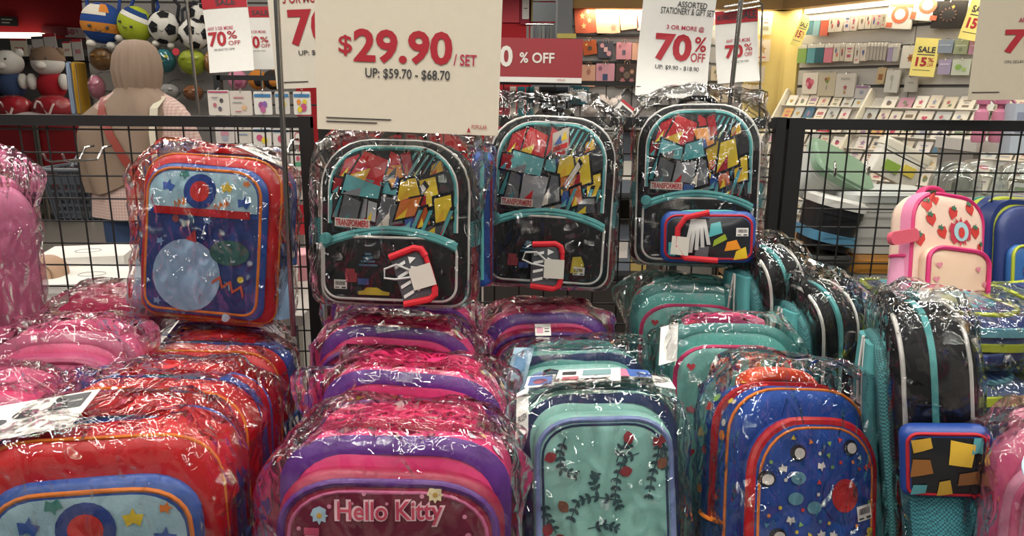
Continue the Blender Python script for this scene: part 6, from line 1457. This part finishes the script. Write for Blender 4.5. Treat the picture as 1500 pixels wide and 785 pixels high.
# ---- white boxes on a table behind the left fence
t = thing('side_table', 'low table with white boxes behind the left fence', 'table', None, Matrix.Translation((-1.35, 2.45, 0)))
MB().box(-.5, .75, -.42, .09, .76, .79).build('table_top', mat('#a5a19a', 'plast'), t, 0)
for x in (-.46, .71):
    for y in (-.38, .06): MB().box(x - .02, x + .02, y - .02, y + .02, 0, .76).build('leg', CHROME, t, 0)
for k, (x, y, w_, d_, h_, rz, lb) in enumerate(((-1.30, 2.22, .34, .24, .07, 8, 'flat white box in front on the table behind the left fence'), (-1.0, 2.36, .30, .24, .09, -12, 'flat white box with a grey ring on the table behind the left fence'), (-1.42, 2.42, .26, .2, .10, 14, 'thin white box at the back of the table behind the left fence'), (-.78, 2.26, .16, .2, .07, 4, 'white box beside the upright red and navy backpack'))):
    t = thing('white_box', lb, 'box', 'white boxes on the side table', Matrix.Translation((x, y, .79)) @ Matrix.Rotation(R(rz), 4, 'Z'))
    MB().box(-w_/2, w_/2, -d_/2, d_/2, 0, h_*.72).build('tray', mat('#c3bfb8', 'paper'), t, 0); MB().box(-w_/2 - .002, w_/2 + .002, -d_/2 - .002, d_/2 + .002, h_*.6, h_).build('lid', mat('#d3d0c9', 'paper'), t, 0)
    MB().tube([(.04*math.cos(i*.5236), .03*math.sin(i*.5236), h_ + .0005) for i in range(12)], .0012, 4, True).build('ring_print', mat('#8a8884', 'print'), t)
t = thing('tan_cushion', 'rounded tan cushion behind the pale pink hanging bag', 'cushion', None, Matrix.Translation((at(58, 375, 2.2).x, 2.2, .79)))
s = Shell(.14, .13, .05, .03, .10, .03, .01, .05, 0, 2, .003, 2); s.build('cover', mat('#a98a72', 'cloth'), t); piping(s, 'piping', mat('#8f735d', 'cloth'), t, scaled(s.ol, .012, .14, .13, s.cz), .003, True)

# ---- shopper seen from behind
YQ = 3.35
ft = at(200, 150, YQ); PX = ft.x
t = thing('person', 'shopper seen from behind in beige headscarf with red strap, holding grey basket', 'person', None, Matrix.Translation((PX, YQ, 0)))
J = {'pel': (0, 0, .92, .155, .11), 'wai': (0, 0, 1.06, .135, .10), 'che': (0, .01, 1.24, .14, .10), 'nec': (0, .02, 1.395, .058, .058), 'hd0': (0, .045, 1.46, .075, .085), 'hd1': (0, .05, 1.54, .08, .095),
     'shl': (-.15, .01, 1.315, .042, .042), 'ell': (-.215, .03, 1.08, .045, .045), 'wrl': (-.215, .20, .99, .030, .028), 'hal': (-.215, .255, .985, .036, .022),
     'shr': (.15, .01, 1.315, .042, .042), 'elr': (.225, .04, 1.09, .045, .045), 'wrr': (.16, .22, 1.02, .030, .028), 'har': (.135, .27, 1.03, .036, .022),
     'hil': (-.085, 0, .84, .10, .10), 'knl': (-.09, .01, .48, .062, .062), 'anl': (-.095, -.01, .085, .042, .045), 'tol': (-.10, .12, .035, .038, .03),
     'hir': (.085, 0, .84, .10, .10), 'knr': (.09, .01, .48, .062, .062), 'anr': (.095, -.01, .085, .042, .045), 'tor': (.10, .12, .035, .038, .03)}
E = [('pel', 'wai'), ('wai', 'che'), ('che', 'nec'), ('nec', 'hd0'), ('hd0', 'hd1'), ('che', 'shl'), ('shl', 'ell'), ('ell', 'wrl'), ('wrl', 'hal'), ('che', 'shr'), ('shr', 'elr'), ('elr', 'wrr'), ('wrr', 'har'),
     ('pel', 'hil'), ('hil', 'knl'), ('knl', 'anl'), ('anl', 'tol'), ('pel', 'hir'), ('hir', 'knr'), ('knr', 'anr'), ('anr', 'tor')]
names = list(J); vs = [Vector(J[n][:3]) for n in names]; rad = [J[n][3:] for n in names]; es = [(names.index(a), names.index(b)) for a, b in E]
for hand, sx in (('hal', 1), ('har', -1)):          # five fingers curling round
    h0 = Vector(J[hand][:3])
    for k, (off, ln) in enumerate(((-.028, .07), (-.01, .082), (.009, .078), (.026, .06))):
        a = h0 + Vector((off*.9, .035, 0)); b = a + Vector((0, ln*.45, -.012)); c = b + Vector((0, ln*.1, -ln*.45)); i = len(vs)
        vs += [a, b, c]; rad += [(.0095, .0095), (.009, .009), (.008, .008)]; es += [(names.index(hand), i), (i, i+1), (i+1, i+2)]
    a = h0 + Vector((sx*.036, -.005, -.004)); b = a + Vector((sx*.012, .03, -.012)); i = len(vs); vs += [a, b]; rad += [(.011, .011), (.009, .009)]; es += [(names.index(hand), i), (i, i+1)]
me = bpy.data.meshes.new('body'); me.from_pydata(vs, es, []); ob = bpy.data.objects.new('body', me); COL.objects.link(ob); ob.parent = t
me.materials.append(mat('#a87f66', 'rubber'))
md = ob.modifiers.new('skin', 'SKIN'); md.use_smooth_shade = True
for i, r in enumerate(rad): me.skin_vertices[0].data[i].radius = r
me.skin_vertices[0].data[0].use_root = True
ob.modifiers.new('sub', 'SUBSURF').levels = 1; ob.modifiers['sub'].render_levels = 2
def garment(name, rows, m, n=40, fold=.006, seed=0, freq=9, parent=None):
    """rows: (z, cx, cy, rx, ry); folds run down the cloth"""
    rings = []
    for z, cx, cy, rx, ry in rows:
        ring = []
        for i in range(n):
            a = 2*math.pi*i/n; f = 1 + fold/max(.05, rx)*(math.sin(a*freq + z*7 + seed) + .6*noise.noise(Vector((math.cos(a)*3, math.sin(a)*3, z*5 + seed)))*2)
            ring.append((cx + rx*f*math.cos(a), cy + ry*f*math.sin(a), z))
        rings.append(ring)
    return MB().rings(rings, True, False, False).build(name, m, parent or t, 80)
def gingham():
    m = bpy.data.materials.new('pink_gingham'); m.use_nodes = True; N = m.node_tree.nodes; L = m.node_tree.links; b = N['Principled BSDF']
    tc = N.new('ShaderNodeTexCoord'); mp = N.new('ShaderNodeMapping'); mp.inputs['Scale'].default_value = (1, 1, 1); L.new(tc.outputs['Object'], mp.inputs[0])
    acc = None
    for ax in ('X', 'Z'):
        wv = N.new('ShaderNodeTexWave'); wv.bands_direction = ax; wv.inputs['Scale'].default_value = 24; L.new(mp.outputs[0], wv.inputs[0])
        mx = N.new('ShaderNodeMix'); mx.data_type = 'RGBA'; mx.inputs[7].default_value = lin('#b58a86'); mx.inputs[6].default_value = lin('#d3bfb2')
        mu = N.new('ShaderNodeMath'); mu.operation = 'MULTIPLY'; mu.inputs[1].default_value = .55; L.new(wv.outputs['Fac'], mu.inputs[0]); L.new(mu.outputs[0], mx.inputs[0])
        if acc is not None: L.new(acc.outputs[2], mx.inputs[6])
        acc = mx
    L.new(acc.outputs[2], b.inputs['Base Color']); b.inputs['Roughness'].default_value = .85
    return m
GG = gingham()
garment('tunic', [(.86, 0, .0, .235, .165), (.95, 0, 0, .228, .16), (1.08, 0, 0, .215, .15), (1.2, 0, .005, .215, .15), (1.30, 0, .01, .212, .14), (1.345, 0, .01, .195, .125), (1.38, 0, .012, .15, .105), (1.41, 0, .015, .085, .085)], GG, 40, .006, 2, 7)
for s, el, wr_ in ((-1, J['ell'], J['wrl']), (1, J['elr'], J['wrr'])):
    A = Vector((s*.13, .01, 1.335)); Bq = Vector(el[:3]); Cq = Vector(wr_[:3])
    pts = [A.lerp(Bq, k/5) for k in range(6)] + [Bq.lerp(Cq, k/5) for k in range(1, 6)]
    MB().tube(pts, lambda u: (.058 if u < .05 else .078 - .026*u), 18).build('sleeve', GG, t, 80)
sc_ = mat('#8f7a69', 'cloth')
garment('headscarf', [(1.63, 0, .05, .012, .012), (1.625, 0, .045, .045, .05), (1.60, 0, .045, .072, .085), (1.56, 0, .04, .09, .11), (1.50, 0, .035, .098, .122), (1.44, 0, .03, .092, .112), (1.405, 0, .025, .080, .095), (1.37, 0, .02, .082, .09)], sc_, 96, .0034, 0, 17)
mb = MB(); n = 72; rings = []
for k, (z, rx, ry, cy) in enumerate(((1.425, .082, .098, .024), (1.395, .104, .112, .018), (1.355, .168, .132, .012), (1.29, .238, .148, .005), (1.22, .262, .158, .0), (1.14, .268, .162, .0), (1.05, .262, .165, -.002), (.97, .245, .168, -.004))):
    ring = []
    for i in range(n):
        a = 2*math.pi*i/n; drop = .16*max(0, math.sin(a - .25))*(k/7)       # the cape hangs lower on the left of the back
        rt_ = max(0, math.cos(a + .55))**1.5 * .30 * (k/7)
        f = 1 + .03*math.sin(a*9 + z*14) + .018*math.sin(a*23 - z*20) + .03*noise.noise(Vector((math.cos(a)*2.5, math.sin(a)*2.5, z*4)))
        ring.append((rx*f*math.cos(a)*(1 - .34*max(0, math.cos(a + .2))*min(1, k/3)), cy + ry*f*math.sin(a), z + rt_*.45 + drop))
    rings.append(ring)
mb.rings(rings, True, False, False).build('scarf_cape', sc_, t, 80)
def ribbon(name, pts, wd, m):
    rings = []
    for i, p in enumerate(pts):
        p = Vector(p); q = Vector(pts[min(i+1, len(pts)-1)]) - Vector(pts[max(i-1, 0)]); q.normalize(); nrm = Vector((p.x*.4, -1, .1)).normalized(); s = q.cross(nrm).normalized()
        rings.append([p + s*wd/2, p + s*wd/2 - nrm*.006, p - s*wd/2 - nrm*.006, p - s*wd/2])
    return MB().rings(rings).build(name, m, t, 30)
ribbon('shoulder_strap', [(-.11, -.06, 1.385), (-.09, -.135, 1.32), (-.04, -.175, 1.22), (.02, -.19, 1.12), (.09, -.19, 1.02), (.17, -.16, .92)], .035, mat('#8d3a2f', 'sheen'))
ribbon('tote_strap', [(.13, -.03, 1.385), (.135, -.13, 1.34), (.14, -.172, 1.24), (.145, -.178, 1.1), (.15, -.18, .96)], .032, mat('#cfc6b2', 'cloth'))
jean = mat('#3d4f70', 'cloth')
for s in (-1, 1):
    garment('trouser_leg', [(.04, s*.095, -.005, .075, .08), (.3, s*.092, 0, .08, .085), (.5, s*.09, .01, .086, .088), (.75, s*.088, 0, .108, .115), (.93, s*.08, 0, .12, .125)], jean, 24, .003, s, 5)
    MB().ball((s*.10, .06, .035), .048, .125, .036, 14, 8).build('shoe', mat('#3a3634', 'rubber'), t)
# basket
hb = Vector((PX - .215, YQ + .29, .965))
bx = at(102, 255, YQ - .02)
t = thing('shopping_basket', 'grey plastic shopping basket hanging beside the shopper', 'basket', None, Matrix.Translation((bx.x, YQ + .16, 0)))
zt_ = at(106, 250, YQ + .02).z; hB = .235; W0, D0 = .36, .26
def basket_rect(k): return [(x*(1 - .2*(1-k)), (y - D0/2)*(1 - .2*(1-k))) for x, y in rrect(W0, D0, .03, .03, 3)]
bm_ = mat('#4a4e55', 'plast')
bot = basket_rect(0); MB().rings([[(x, y, zt_ - hB) for x, y in bot], [(x, y, zt_ - hB + .008) for x, y in bot]]).build('floor_panel', bm_, t, 0)
for k, lv in enumerate((.0, .14, .28, .42, .56, .72, .97)):      # horizontal bands of the lattice
    o_ = basket_rect(lv); th = .012 if k < 5 else .035 if k == 5 else .012
    i_ = [(x*.975, y*.975) for x, y in o_]
    rings = [[(x, y, zt_ - hB + lv*hB) for x, y in i_], [(x, y, zt_ - hB + lv*hB) for x, y in o_], [(x, y, zt_ - hB + lv*hB + th) for x, y in o_], [(x, y, zt_ - hB + lv*hB + th) for x, y in i_]]
    MB().rings(rings, True, False, False).build('band', bm_, t, 0)
o0, o1 = basket_rect(0), basket_rect(1)
for k in range(0, len(o0), 1):
    a, b = o0[k], o1[k]; MB().tube([(a[0]*.99, a[1]*.99, zt_ - hB), (b[0]*.99, b[1]*.99, zt_)], .0055, 4).build('rib', bm_, t)
MB().tube([(x*1.02, y*1.02, zt_) for x, y in o1], .011, 8, True).build('rim', bm_, t)
hx, hy, hz = hb.x - bx.x, hb.y - (YQ + .16), hb.z
MB().tube([(-W0*.30, D0*.1, zt_), (-W0*.22, hy*.6, zt_ + .10), (hx - .06, hy, hz + .0), (hx + .06, hy, hz), (W0*.5, hy*.8, zt_ + .08), (W0*.48, D0*.1, zt_)], .008, 8).build('handle', mat('#8d9096', 'plast'), t)
